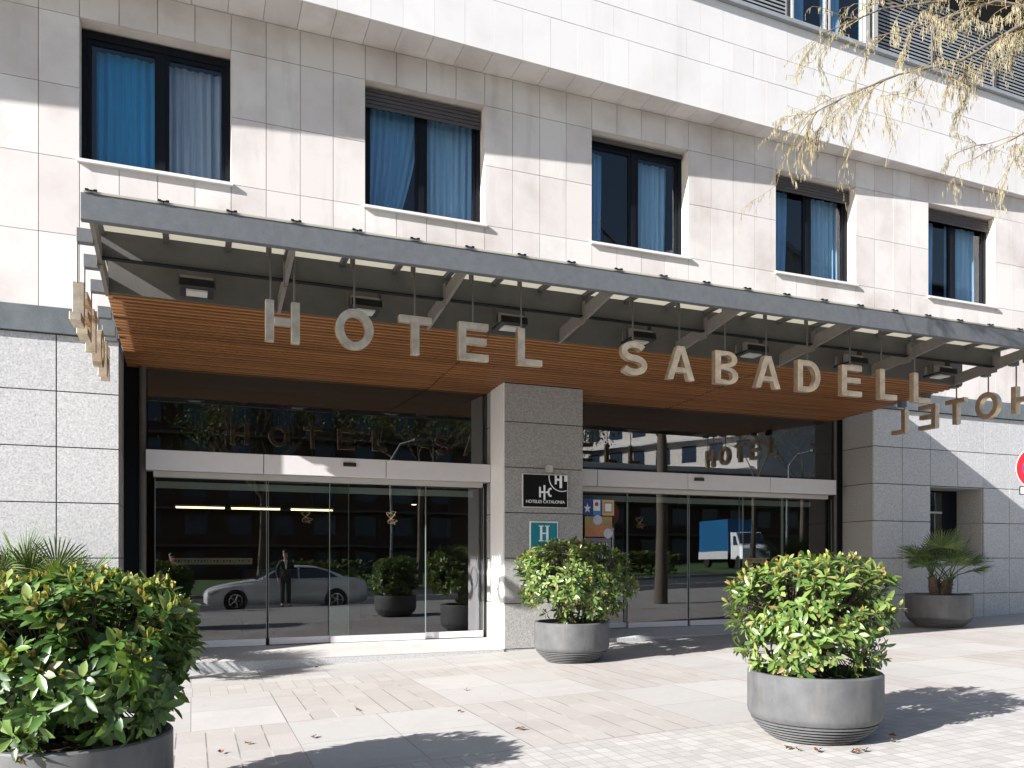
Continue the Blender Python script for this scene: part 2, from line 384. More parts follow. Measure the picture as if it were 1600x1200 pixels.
# lobby
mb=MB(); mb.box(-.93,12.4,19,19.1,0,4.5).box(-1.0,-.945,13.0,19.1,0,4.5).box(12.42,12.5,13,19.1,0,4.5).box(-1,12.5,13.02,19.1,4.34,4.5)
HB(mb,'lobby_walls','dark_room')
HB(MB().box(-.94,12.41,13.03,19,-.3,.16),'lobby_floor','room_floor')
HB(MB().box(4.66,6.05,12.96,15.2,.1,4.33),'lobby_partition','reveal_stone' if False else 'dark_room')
mb=MB().box(1.0,3.4,17.6,18.2,.16,1.25); HB(mb,'reception_desk','shutter_brown')
# threshold step
mb=MB(); mb.prism([(WY-.03,-.6),(WY-.03,.035),(12.85,.15),(13.02,.15),(13.02,-.6)],'x',-.915,4.64)
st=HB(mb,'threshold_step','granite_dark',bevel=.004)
for a,b in ((-.915,.9),(.903,2.6),(2.603,4.1),(4.103,4.64)):
    MB().prism([(WY-.036,-.6),(WY-.036,.03),(WY-.031,.03),(WY-.031,-.6)],'x',a,b).build('riser_block','granite',st)
MB().prism([(WY-.03,.036),(WY-.03,.042),(12.85,.157),(12.90,.157),(12.90,.151),(12.85,.151)],'x',-.915,4.639).build('tread','tread_stone',st)
HB(MB().prism([(WY+.2,-.3),(WY+.2,.12),(12.85,.22),(13.02,.22),(13.02,-.3)],'x',6.06,12.39),'threshold_slab','granite')
# windows
def curtain(mb,x0,x1,z0,z1,y,gather=0.0,side=1):
    n=int((x1-x0)/.018)+2; rows=7; ph=R.uniform(0,9); G=[]
    fr=[R.uniform(.75,1.3) for _ in range(n)]; acc=0
    for i in range(n):
        acc+=fr[i]; t=i/(n-1); col=[]
        for j in range(rows):
            v=j/(rows-1); w=1-gather*v**1.5
            xx=(x0+(x1-x0)*t*w) if side>0 else (x1-(x1-x0)*(1-t)*w)
            col.append(mb.b.verts.new((xx,y+.028*math.sin(acc*.95+ph)*(.55+.45*v)+.012*math.sin(acc*.37),z1+(z0-z1)*v)))
        G.append(col)
    for a,b in zip(G,G[1:]):
        for j in range(rows-1): mb.b.faces.new([a[j],b[j],b[j+1],a[j+1]])
def window(x0,x1,shut,cur,k):
    w=MB(); z0,z1=6.815,8.66; y=WY+.215
    m0=x0+.93 if k!=0 else x0+1.0
    w.box(x0,x0+.07,y,y+.09,z0,z1).box(x1-.07,x1,y,y+.09,z0,z1).box(x0+.07,x1-.07,y,y+.09,z0,z0+.04).box(x0+.07,x1-.07,y,y+.09,z1-.10,z1)
    w.box(m0-.045,m0+.045,y+.01,y+.085,z0+.04,z1-.1)
    for a,b in ((x0+.07,m0-.045),(m0+.045,x1-.07)):
        w.box(a,a+.05,y+.02,y+.08,z0+.04,z1-.1).box(b-.05,b,y+.02,y+.08,z0+.04,z1-.1).box(a+.05,b-.05,y+.02,y+.08,z1-.16,z1-.1).box(a+.05,b-.05,y+.02,y+.08,z0+.04,z0+.075)
    o=HB(w,'window','black_frame')
    MB().box(x0+.12,m0-.09,y+.045,y+.055,z0+.07,z1-.15).build('pane','deep_glass' if k==0 else 'blue_glass',o); MB().box(m0+.09,x1-.12,y+.045,y+.055,z0+.07,z1-.15).build('pane','grey_glass' if k==0 else 'pale_glass',o)
    MB().box(x0-.03,x1+.03,WY-.05,WY+.21,6.755,6.80).build('sill','fascia_stone',o,bevel=.004)
    if shut:
        s_=MB(); n=int(shut/.05)
        for i in range(n): zt=8.665-i*shut/n; s_.prism([(y-.075,zt-.01),(y-.06,zt),(y-.055,zt-shut/n+.002),(y-.072,zt-shut/n+.002)],'x',x0+.03,x1-.03)
        s_.build('roller_shutter','shutter_brown',o)
    mb=MB()
    for (a,b,ga,sd) in cur: curtain(mb,a,b,z0-.1,z1-.14,y+.22,ga,sd)
    mb.build('curtain','curtain',o,smooth=True,normals=False)
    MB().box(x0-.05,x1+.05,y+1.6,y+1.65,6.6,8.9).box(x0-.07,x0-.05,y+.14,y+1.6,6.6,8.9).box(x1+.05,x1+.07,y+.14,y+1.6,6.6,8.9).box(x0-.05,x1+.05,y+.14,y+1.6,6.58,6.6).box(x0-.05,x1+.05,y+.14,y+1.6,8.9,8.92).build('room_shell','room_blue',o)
    return o
curs={2:[(.16,.95,.0,1),(1.08,1.8,0,1)],3:[(.05,.97,.42,1),(.98,1.86,.03,1)],4:[(.06,.42,.05,1),(.95,1.72,.05,1)],5:[(.05,.62,.1,1),(.98,1.85,0,1)],6:[(.05,.62,.05,1),(.95,1.85,0,1)]}
# wins index: 0 -> -5.2 ; 1 -> -1.39
for i,(a,b) in enumerate(wins):
    c={0:curs[2],1:curs[2],2:curs[3],3:curs[4],4:curs[5],5:curs[6],6:curs[5]}[i]
    window(a,b,{1:0,2:.30,3:.08,4:.27,5:.25}.get(i,.2),[(a+p,a+q,r_,s_) for p,q,r_,s_ in c],0 if i==1 else 1)
# slanting fascia
def FT(v): return Vector((v.x-(v.y)*.035,11.46+.035*(v.x-1.9)+v.y,v.z))
fx=frange(1.9-.47625*22,25,.47625); FZ=[9.2,9.995,10.48,11.15]
mb=MB()
for r_,(c,d) in enumerate(zip(FZ,FZ[1:])):
    mbx=[x+(0,.19,.0)[r_] for x in fx]
    for a,b in zip(mbx,mbx[1:]): mb.box(a+.0012,b-.0012,R.uniform(-.001,.001),.03,c+.005,d-.005,FT)
HB(mb,'fascia_cladding','fascia_stone')
HB(MB().box(-8.2,24.9,.032,.5,9.23,11.12,FT),'fascia_core','fascia_joint')
HB(MB().box(-8.3,24.95,-.07,.75,11.15,11.235,FT),'parapet_cap','shutter_grey',bevel=.01)
mb=MB()
for a,b in zip(fx,fx[1:]):
    A,B=FT(Vector((a+.003,.035,9.2))),FT(Vector((b-.003,.035,9.2)))
    vs=[(A.x,A.y,9.205),(B.x,B.y,9.205),(b-.003,WY+.03,9.205),(a+.003,WY+.03,9.205)]
    t=[mb.b.verts.new(v) for v in vs]; u_=[mb.b.verts.new((v[0],v[1],9.228)) for v in vs]
    mb.b.faces.new(t); mb.b.faces.new(u_[::-1])
    for i in range(4): mb.b.faces.new([t[i],t[(i+1)%4],u_[(i+1)%4],u_[i]])
HB(mb,'fascia_soffit','limestone')
HB(MB().box(-9,24,WY-.9,WY+.3,9.24,9.3,),'soffit_core','joint') if False else None
# storey above the parapet
up=HB(MB().box(-8,25,1.15,1.25,11.2,15,FT),'upper_storey','dark_room')
def UP(mb,name,mat): return mb.build(name,mat,up)
def louvre(x0,x1,z0,z1):
    mb=MB(); z=z0
    while z<z1: mb.prism([(.60,z),(.60,z+.035),(.64,z+.06),(.64,z+.025)],'x',x0,x1); z+=.075
    for v in mb.b.verts: v.co=FT(v.co)
    UP(mb,'louvre_screen','shutter_grey'); UP(MB().box(x0,x1,.66,.70,z0,z1,FT),'screen_back','beam_dark')
    UP(MB().box(x0-.03,x0,.57,.68,z0,z1+.03,FT).box(x1,x1+.03,.57,.68,z0,z1+.03,FT),'screen_frame','beam_dark')
for a,b in ((5.0,6.8),(6.9,8.7),(8.8,10.5),(12.85,14.40),(14.48,16.30),(16.38,18.2),(18.3,20.2)): louvre(a,b,11.24,13.15)
for a,b in ((10.62,11.48),(11.54,12.42)):
    f=UP(MB().box(a,a+.04,.55,.62,11.24,14.4,FT).box(b-.04,b,.55,.62,11.24,14.4,FT),'window_frame','rail_metal')
    UP(MB().box(a+.04,b-.04,.58,.592,11.24,14.4,FT),'window_pane','blue_glass')
    mb=MB(); curtain(mb,a+.05,a+.55,11.2,14.3,.85,.1); 
    for v in mb.b.verts: v.co=FT(v.co)
    UP(mb,'curtain','curtain')
UP(MB().box(12.44,12.56,.5,.62,11.24,14.4,FT).box(12.66,12.78,.5,.62,11.24,14.4,FT),'window_frame','rail_metal')
UP(MB().box(-8,25,-.2,1.3,14.6,15.2,FT),'roof_slab','white_paint')

# ------------------------------------------------------------ canopy
can=thing('entrance_canopy','long grey steel and glass canopy with slatted wooden soffit above the doors','canopy',(0,0,0))
XL,XR=-.9,11.91
MB().box(-.95,12.25,8.32,8.40,4.60,4.85).build('front_beam','steel_paint',can,bevel=.006)
for nm,(y,z0,z1,xa,xb) in {'middle_beam':(9.2,4.565,4.84,-.86,12.1),'rear_beam':(9.89,4.42,4.84,-.86,12.1)}.items():
    o=MB().box(xa,xb,y,y+.03,z0,z1).build(nm,'beam_dark',can)
    MB().box(xa,xb,y-.04,y+.04,z0-.012,z0).build('flange','black_frame',o) if nm=='middle_beam' else None
jx=frange(-.25-.61,12.2,.61)
ribs=[XL+.03+1.83*k for k in range(8)]
for x in ribs:
    w=.02
    mb=MB().prism([(8.40,4.63),(8.40,4.76),(9.20,4.68),(9.20,4.50)],'x',x-w,x+w)
    mb.prism([(9.23,4.50),(9.23,4.66),(9.98,4.58),(9.98,4.40)],'x',x-w,x+w)
    mb.prism([(9.12,4.46),(9.12,4.74),(9.3,4.74),(9.3,4.46)],'x',x-w-.008,x-w)
    mb.build('rib','rib_paint',can)
for x in jx: MB().box(x-.03,x+.03,8.40,12.08,4.80,4.848).build('joist','beam_dark',can)
e=[-.93]+[x for x in jx if -.9<x<12.1]+[12.22]
for a,b in zip(e,e[1:]): MB().box(a+.004,b-.004,8.31,12.09,4.852,4.866).build('roof_pane','frosted_glass',can)
for x in jx:
    if x>-.9:
        MB().box(x-.05,x+.05,8.30,8.37,4.866,4.874).box(x-.05,x-.02,8.30,8.33,4.874,4.882).box(x+.02,x+.05,8.30,8.33,4.874,4.882).build('glass_clamp','black_frame',can)
# soffit
def soffit(x0,x1):
    mb=MB(); y=9.94; k=0
    while y<12.98:
        z=4.41-.0465*(y-9.94)
        if y+.05<WY-.0 : mb.box(x0,x1,y,y+.066,z,z+.055)
        else:
            for a,b in ((max(x0,-.9),min(x1,4.64)),(max(x0,6.065),min(x1,12.38))):
                if b>a: mb.box(a,b,y,y+.066,z,z+.055)
        y+=.114; k+=1
    return mb
for a,b in ((-.87,3.59),(3.62,8.19),(8.22,12.14)):
    o=soffit(a,b).build('wooden_soffit','wood',can)
    MB().prism([(9.95,4.49),(13.02,4.347),(13.02,4.37),(9.95,4.51)],'x',a,b).build('backing_board','wood_back',o)
# ------------------------------------------------------------ floodlights
fl=thing('floodlight','','floodlight',(0,9.62,4.47),'floodlights under the canopy')
mb=MB().prism([(-.16,.0),(-.16,.05),(-.08,.13),(.12,.13),(.14,.0)],'x',-.17,.17); mb.build('housing','lamp_body',fl,bevel=.008)
MB().prism([(-.20,-.02),(-.185,.07),(-.165,.07),(-.165,0),(.15,0),(.15,-.04)],'x',-.18,.18).build('rim','black_plastic',fl,bevel=.005)
MB().box(-.11,.11,-.12,.08,-.05,-.03).build('lens','lamp_glass',fl)
MB().box(-.20,-.185,-.05,.05,0,.25).box(.185,.2,-.05,.05,0,.25).box(-.2,.2,-.04,.04,.25,.262).build('bracket','rod_metal',fl)
FLX=[.05,1.91,3.77,5.65,7.52,9.38,11.24]
FLW=['in front of the sunlit slats, above left of letter H','just behind the top of letter O of the front row','above the L of HOTEL in the front row','above the S of the front row','above the middle A of the second word','above the E of the second word','nearest the right end of the canopy']
for i,(x,w_) in enumerate(zip(FLX,FLW)):
    o=fl if i==0 else dup(fl,(x,9.62,4.47)); o.location.x=x; o['label']='rectangular floodlight under canopy, '+w_
# ------------------------------------------------------------ hanging letters
def strip(mb,P,Q,d,closed=False):
    n=len(P); V=[[mb.b.verts.new((p[0],yy,p[1])) for p in L_] for yy in (-d/2,d/2) for L_ in (P,Q)]
    pf,qf,pb,qb=V; rng=range(n if closed else n-1)
    for i in rng:
        j=(i+1)%n
        for a,b in ((pf,qf),(qb,pb),(pb,pf),(qf,qb)): mb.b.faces.new([a[i],b[i],b[j],a[j]])
    if not closed:
        for i in (0,n-1): mb.b.faces.new([pf[i],qf[i],qb[i],pb[i]])
def letter_mb(ch,W,Hh,w,d):
    mb=MB(); x0,x1=-W/2,W/2; D=(-d/2,d/2); hb=w*.86; m=Hh/2
    def bx(a,b,c,e): mb.box(a,b,D[0],D[1],c,e)
    def arc(cx,cz,rx,rz,a0,a1,n=14): return [(cx+rx*math.cos(rad(a0+(a1-a0)*i/n)),cz+rz*math.sin(rad(a0+(a1-a0)*i/n))) for i in range(n+1)]
    if ch=='H': bx(x0,x0+w,0,Hh); bx(x1-w,x1,0,Hh); bx(x0+w,x1-w,m-hb/2,m+hb/2)
    elif ch=='T': bx(x0,x1,Hh-hb,Hh); bx(-w/2,w/2,0,Hh-hb)
    elif ch=='L': bx(x0,x0+w,0,Hh); bx(x0+w,x1,0,hb)
    elif ch=='E': bx(x0,x0+w,0,Hh); bx(x0+w,x1,0,hb); bx(x0+w,x1,Hh-hb,Hh); bx(x0+w,x1-.025,m-hb/2+.005,m+hb/2+.005)
    elif ch=='O':
        P=arc(0,m,W/2,m+.004,0,360,40)[:-1]; Q=arc(0,m,W/2-w,m-hb,0,360,40)[:-1]; strip(mb,P,Q,d,True)
    elif ch=='D':
        bx(x0,x0+w,0,Hh); k=x0+W*.48
        strip(mb,[(x0+w,Hh)]+arc(k,m,x1-k,m,90,-90)+[(x0+w,0)],[(x0+w,Hh-hb)]+arc(k,m,x1-w-k,m-hb,90,-90)+[(x0+w,hb)],d)
    elif ch=='B':
        bx(x0,x0+w,0,Hh); k=x0+W*.55; mz=m+.008; x2=x1-.015
        strip(mb,[(x0+w,Hh)]+arc(k,(Hh+mz)/2,x2-k,(Hh-mz)/2,90,-90)+[(x0+w,mz)],[(x0+w,Hh-hb*.9)]+arc(k,(Hh+mz)/2,x2-w-k,(Hh-mz)/2-hb*.66,90,-90)+[(x0+w,mz+hb*.42)],d)
        strip(mb,[(x0+w,mz)]+arc(k,mz/2,x1-k,mz/2,90,-90)+[(x0+w,0)],[(x0+w,mz-hb*.42)]+arc(k,mz/2,x1-w-k,mz/2-hb*.66,90,-90)+[(x0+w,hb*.9)],d)
    elif ch=='A':
        t=w*.62
        mb.prism([(x0,0),(x0+w,0),(0,Hh-.10),(0,Hh),(-t,Hh)],'y',*D); mb.prism([(x1,0),(x1-w,0),(0,Hh-.10),(0,Hh),(t,Hh)],'y',*D)
        za,zb=.095,.16; f=lambda z:x0+w+(0-x0-w)*z/(Hh-.10)
        mb.prism([(f(za),za),(-f(za),za),(-f(zb),zb),(f(zb),zb)],'y',*D)
    elif ch=='S':
        r1=(Hh/2-w/2)/2; C=arc(0,Hh-w/2-r1,W/2-w/2-.008,r1,25,270,18)[:-1]+[(0,m)]+arc(0,w/2+r1,W/2-w/2,r1,90,-155,18)[1:]
        P,Q=[],[]
        for i,c in enumerate(C):
            a=C[max(0,i-1)]; b=C[min(len(C)-1,i+1)]; t=Vector((b[0]-a[0],b[1]-a[1])).normalized(); nn=Vector((-t.y,t.x))*w*.46
            P.append((c[0]+nn.x,c[1]+nn.y)); Q.append((c[0]-nn.x,c[1]-nn.y))
        strip(mb,P,Q,d)
    return mb
def hang(ch,loc,wd,rz,rods,label,group,top=4.80,arm=None):
    t=thing('hanging_letter',label,'sign letter',loc,group,rz)
    letter_mb(ch,wd,.43,.088,.085 if arm is None else .10).build('letter','letter_steel',t,bevel=.003)
    for r_ in rods:
        MB().tube([(r_,0,.40 if ch!='A' else .42),(r_,0,top-loc[2])],.011,8).build('rod','rod_metal',t,smooth=True)
        if arm is None: MB().box(r_-.045,r_-.012,-.012,.012,top-loc[2]-.16,top-loc[2]+.01).build('bracket','rod_metal',t)
        else: MB().box(r_-.05,r_+.05,min(0,arm),max(0,arm),top-loc[2]-.13,top-loc[2]).build('bracket','steel_paint',t)
    return t
front=[('H',.885,.35,(-.12,.12)),('O',1.64,.41,(0,)),('T',2.315,.37,(0,)),('E',3.0,.36,(0,)),('L',3.70,.31,(-.10,)),('S',5.10,.38,(0,)),('A',5.78,.41,(0,)),('B',6.48,.36,(0,)),('A',7.14,.41,(0,)),('D',7.83,.39,(0,)),('E',8.585,.36,(0,)),('L',9.26,.32,(-.10,)),('L',9.90,.32,(-.10,))]
lab=['letter H at the left end of the front row','round letter O second in the front row','letter T hanging over the left doors','letter E of the first word in the front row','letter L ending the first word, left of the pillar','letter S starting the second word, right of the pillar','letter A right after the S','letter B between the two As','letter A between B and D','letter D before the last E','letter E between D and the two Ls of the second word','first of the two Ls ending the front row','last L of the front row at its right end']
for (ch,x,wd,rods),l in zip(front,lab): hang(ch,(x,8.8,3.765),wd,0,rods,'steel '+l,'letters hanging in front of the canopy')
for ch,y,wd,rods,l in (('H',8.80,.35,(-.12,.12),'rightmost, by the photo edge'),('O',9.40,.41,(0,),'round one of the right side row'),('T',9.99,.37,(0,),'third of the right side row'),('E',10.55,.36,(0,),'fourth of the right side row, seen reversed'),('L',11.17,.31,(-.10,),'lowest on the right side row, seen reversed')):
    hang(ch,(12.08,y,3.77),wd,rad(90),rods,'brown shaded letter '+ch+' seen from behind, '+l,'letters along the right side of the canopy',4.70-.13*(y-8.4)*.9,.12)
for ch,y,wd,rods,l in (('L',8.80,.31,(0.0,),'nearest, at the outer corner of the left side row'),('E',9.35,.36,(0,),'second in the left side row'),('T',9.95,.37,(0,),'third in the left side row'),('O',10.68,.41,(0,),'curved one of the left side row'),('H',11.35,.35,(-.13,.13),'innermost of the left side row, by the granite wall')):
    hang(ch,(-1.03,y,3.76),wd,rad(-90),rods,'letter '+ch+' seen edge on, '+l,'letters along the left side of the canopy',4.72-.11*(y-8.4),.14)
# ------------------------------------------------------------ pillar signs
pl=thing('hotel_plaque','black hotel plaque with white lettering on the pillar','sign',(5.365,WY-.03,2.32))
MB().box(-.405,.405,0,.028,0,.55).build('border','sign_grey',pl); MB().box(-.39,.39,-.006,0,.014,.536).build('panel','sign_black',pl)
text_obj('lettering','HOTELES CATALONIA',.05,.004,'sign_white',pl,(0,-.009,.075),.006,.69)
mb=MB().box(-.115,-.085,-.012,-.007,.17,.34).box(-.085,-.035,-.012,-.007,.24,.27).box(-.037,-.005,-.012,-.007,.13,.37)
pts=[(.085+.05*math.cos(rad(a)),.255+.075*math.sin(rad(a))) for a in range(60,301,20)]; pin=[(.088+.022*math.cos(rad(a)),.255+.045*math.sin(rad(a))) for a in range(300,59,-20)]
for i in range(len(pts)-1):
    j=len(pin)-1-i; mb.prism([pts[i],pts[i+1],pin[j-1],pin[j]],'y',-.012,-.007)
mb.box(.0,.035,-.0115,-.0075,.243,.268)
mb.build('monogram','sign_white',pl)
mb=MB()
cx,cz,r0,r1=.29,.505,.222,.236; A=[a for a in range(172,300,8)]
for a,b in zip(A,A[1:]):
    q=[(cx+r*math.cos(rad(t)),cz+r*math.sin(rad(t))) for r,t in ((r0,a),(r1,a),(r1,b),(r0,b))]
    q=[(min(x,.388),min(z,.534)) for x,z in q]; mb.prism(q,'y',-.012,-.007)
mb.box(.165,.20,-.012,-.007,.39,.534).box(.20,.25,-.012,-.007,.45,.485).box(.25,.295,-.012,-.007,.33,.534).box(.335,.388,-.012,-.007,.44,.534)
mb.build('cropped_monogram','sign_white',pl)
lp=thing('plaque_lamp','small grey lamp above the black plaque on the pillar','lamp',(5.40,WY,2.93))
MB().box(-.025,.025,-.10,0,.02,.05).build('arm','rail_metal',lp); MB().box(-.045,.045,-.16,-.06,-.03,.08).build('head','rail_metal',lp,bevel=.008)
hs=thing('hotel_category_sign','teal square sign with white letter H on the pillar','sign',(5.345,WY-.022,1.61))
MB().box(-.255,.255,0,.02,0,.49).build('border','sign_white',hs,bevel=.008); MB().box(-.232,.232,-.006,0,.023,.467).build('panel','teal_paint',hs)
mb=MB()
for sx in (-1,1): mb.box(sx*.055-.019,sx*.055+.019,-.012,-.006,.165,.42).box(sx*.055-.042,sx*.055+.042,-.013,-.0062,.165,.18).box(sx*.055-.042,sx*.055+.042,-.013,-.0062,.405,.42)
mb.box(-.04,.04,-.011,-.0064,.285,.305); mb.build('lettering','sign_white',hs)
def card(x0,x1,z0,z1,mat,name,label,cat='poster',y=12.955):
    t=thing(name,label,cat,((x0+x1)/2,y,z0)); w=(x1-x0)/2; MB().box(-w,w,0,.006,0,z1-z0).build('sheet',mat,t); return t
t=card(6.50,6.68,2.27,2.56,'navy_card','door_sticker','navy sticker with white star on the glass beside the pillar','sticker')
mb=MB(); P5=[]
for k in range(10): r_=(.075,.03)[k%2]; P5.append((-.01+r_*math.cos(PI/2+k*PI/5),.12+r_*1.2*math.sin(PI/2+k*PI/5)))
mb.prism(P5,'y',-.003,-.0005); mb.build('star','sign_white',t)
t=card(6.69,6.86,2.27,2.56,'sky_card','door_sticker','white and blue sticker with red dot, middle of three on the glass','sticker')
MB().box(-.075,.06,-.002,-.0005,.08,.275).build('white_field','sign_white',t); MB().lathe([(.038,-.004),(.038,-.0022)],24,(-.01,0,.2),'y').build('red_dot','red_paint',t)
t=card(6.88,7.12,2.27,2.55,'cream_card','door_sticker','cream and orange sticker, right one of three on the glass','sticker')
MB().box(-.085,.085,-.002,-.0005,.05,.24).build('orange_square','orange_card',t); MB().box(-.065,.065,-.004,-.0022,.075,.215).build('pale_square','sign_white',t)
t=card(6.53,7.08,1.885,2.25,'olive_card','door_poster','orange and olive picture poster on the glass beside the pillar')
MB().box(-.27,.27,-.003,-.0005,.0,.20).build('orange_field','orange_card',t); MB().lathe([(.09,-.005),(.09,-.0032)],28,(.19,0,.06),'y').build('white_disc','pale_card',t); MB().lathe([(.09,-.005),(.09,-.0012)],28,(-.02,0,.3),'y').build('emblem','pale_card',t)
t=card(6.53,7.06,1.2,1.86,'grey_card','door_poster','grey framed notice with pale sheet below the orange poster')
MB().box(-.19,.19,-.003,-.0005,.05,.57).build('paper','pale_card',t)
for x0,x1,l in ((-.29,.86,'long gold strip on the left door glass'),(9.98,10.55,'short gold strip on the right door glass')):
    t=card(x0,x1,1.405,1.50,'gold_vinyl','door_strip',l,'sticker',12.985)
    mb=MB(); x=-(x1-x0)/2+.05
    while x<(x1-x0)/2-.05:
        mb.box(x,x+.008,-.002,-.0004,.025,.07); mb.box(x+.008,x+.028,-.002,-.0004,R.choice((.03,.045,.06)),R.choice((.065,.07))); x+=.045
    mb.build('marks','shutter_brown',t)
for x,l in ((1.65,'curly gold monogram on the second left door leaf'),(3.0,'curly gold monogram on the third left door leaf'),(7.62,'curly gold monogram on the right doors nearest the pillar')):
    t=thing('door_monogram',l,'sticker',(x,12.90,2.15))
    mb=MB()
    for (ax,bx,ph) in ((.09,.10,0),(.06,.12,1.9)):
        p=[(ax*math.sin(2*s_*.3+ph)+.02*math.cos(s_*.5)+.03*(s_/10-.5),0,bx*math.sin(s_*.3*1.0+ph*.6)+.02*math.cos(s_*.9)) for s_ in range(22)]
        mb.tube([(q[0]*.8,q[1],q[2]*.8) for q in p],.0028,5)
    mb.build('scroll','gold_vinyl',t)
# interior lamps
for x0,x1,l in ((-.29,.60,'left'),(.73,1.66,'middle'),(1.88,2.72,'right')):
    t=thing('linear_lamp','warm tube lamp inside the lobby, %s of the row of three'%l,'lamp',((x0+x1)/2,17,2.49),'tube lamps inside the lobby'); w_=(x1-x0)/2
    MB().box(-w_,w_,-.02,.02,-.015,.015).build('tube','lamp_warm',t); MB().box(-w_-.02,w_+.02,-.03,.03,.017,.05).build('housing','rail_metal',t); MB().tube([(0,0,.05),(0,0,1.85)],.008,6).build('stem','rod_metal',t)
sp0=None
for i,(x,y,z,l) in enumerate(((4.35,16.6,2.62,'nearest the pillar'),(8.5,17,3.2,'left one behind the right doors'),(9.4,16,3.0,'middle one behind the right doors'),(10.6,17,3.1,'right one behind the right doors'))):
    if i==0:
        sp0=thing('ceiling_spot','','lamp',(x,y,z),'spot lamps inside the lobby'); MB().lathe([(.05,0),(.05,.01)],16).build('bulb','lamp_spot',sp0); MB().lathe([(.06,.012),(.06,.10),(.01,.12)],16).build('shade','black_plastic',sp0); o=sp0
    else: o=dup(sp0,(x,y,z))
    o['label']='small warm spot lamp in the lobby, '+l
# ------------------------------------------------------------ planters
def pot(name,label,loc,Rr,H,group):
    t=thing(name,label,'planter',loc,group)
    pr=[(Rr*.62,0)]; ks=[.66,.72,.775,.825,.87,.905]; z=.004
    for k in ks:
        pr+=[(Rr*k,z),(Rr*(k+.035),z+.004),(Rr*(k+.04),z+.0175),(Rr*(k+.004),z+.0225)]; z+=.0265
    pr+=[(Rr*.935,z),(Rr*.955,z+.004),(Rr*.985,z+.03),(Rr,z+.06),(Rr,H-.012),(Rr-.01,H),(Rr-.045,H),(Rr-.052,H-.01),(Rr-.055,H-.09)]
    MB().lathe(pr,72).build('bowl','pot_grey',t,smooth=True)
    mb=MB(); seg=40; rings=[[mb.b.verts.new((r*math.cos(2*PI*k/seg),r*math.sin(2*PI*k/seg),H-.07+R.uniform(-.012,.02)+(.03 if r<.3 else 0))) for k in range(seg)] for r in (Rr-.054,Rr*.7,Rr*.45,Rr*.2)]
    for A,B in zip(rings,rings[1:]):
        for k in range(seg): mb.b.faces.new([A[k],A[(k+1)%seg],B[(k+1)%seg],B[k]])
    mb.b.faces.new(rings[-1]); mb.build('soil','soil',t,smooth=True)
    return t
def leaf(mb,base,d,up,L,W,fold=.25,curl=.2,mi=0):
    d=d.normalized(); s=d.cross(up)
    if s.length<1e-3: s=d.orthogonal()
    s.normalize(); n=s.cross(d).normalized()
    prof=[(0,.06),(.25,.55),(.55,1.0),(.82,.72),(1,.03)]
    rows=[]
    for t,w in prof:
        c=base+d*(L*t)-n*(curl*L*t*t)
        e=n*(fold*W*w*.5)
        rows.append((mb.b.verts.new(c-s*(W*w*.5)+e),mb.b.verts.new(c),mb.b.verts.new(c+s*(W*w*.5)+e)))
    for A,B in zip(rows,rows[1:]):
        for i in (0,1):
            f=mb.b.faces.new([A[i],A[i+1],B[i+1],B[i]]); f.material_index=mi; f.smooth=True
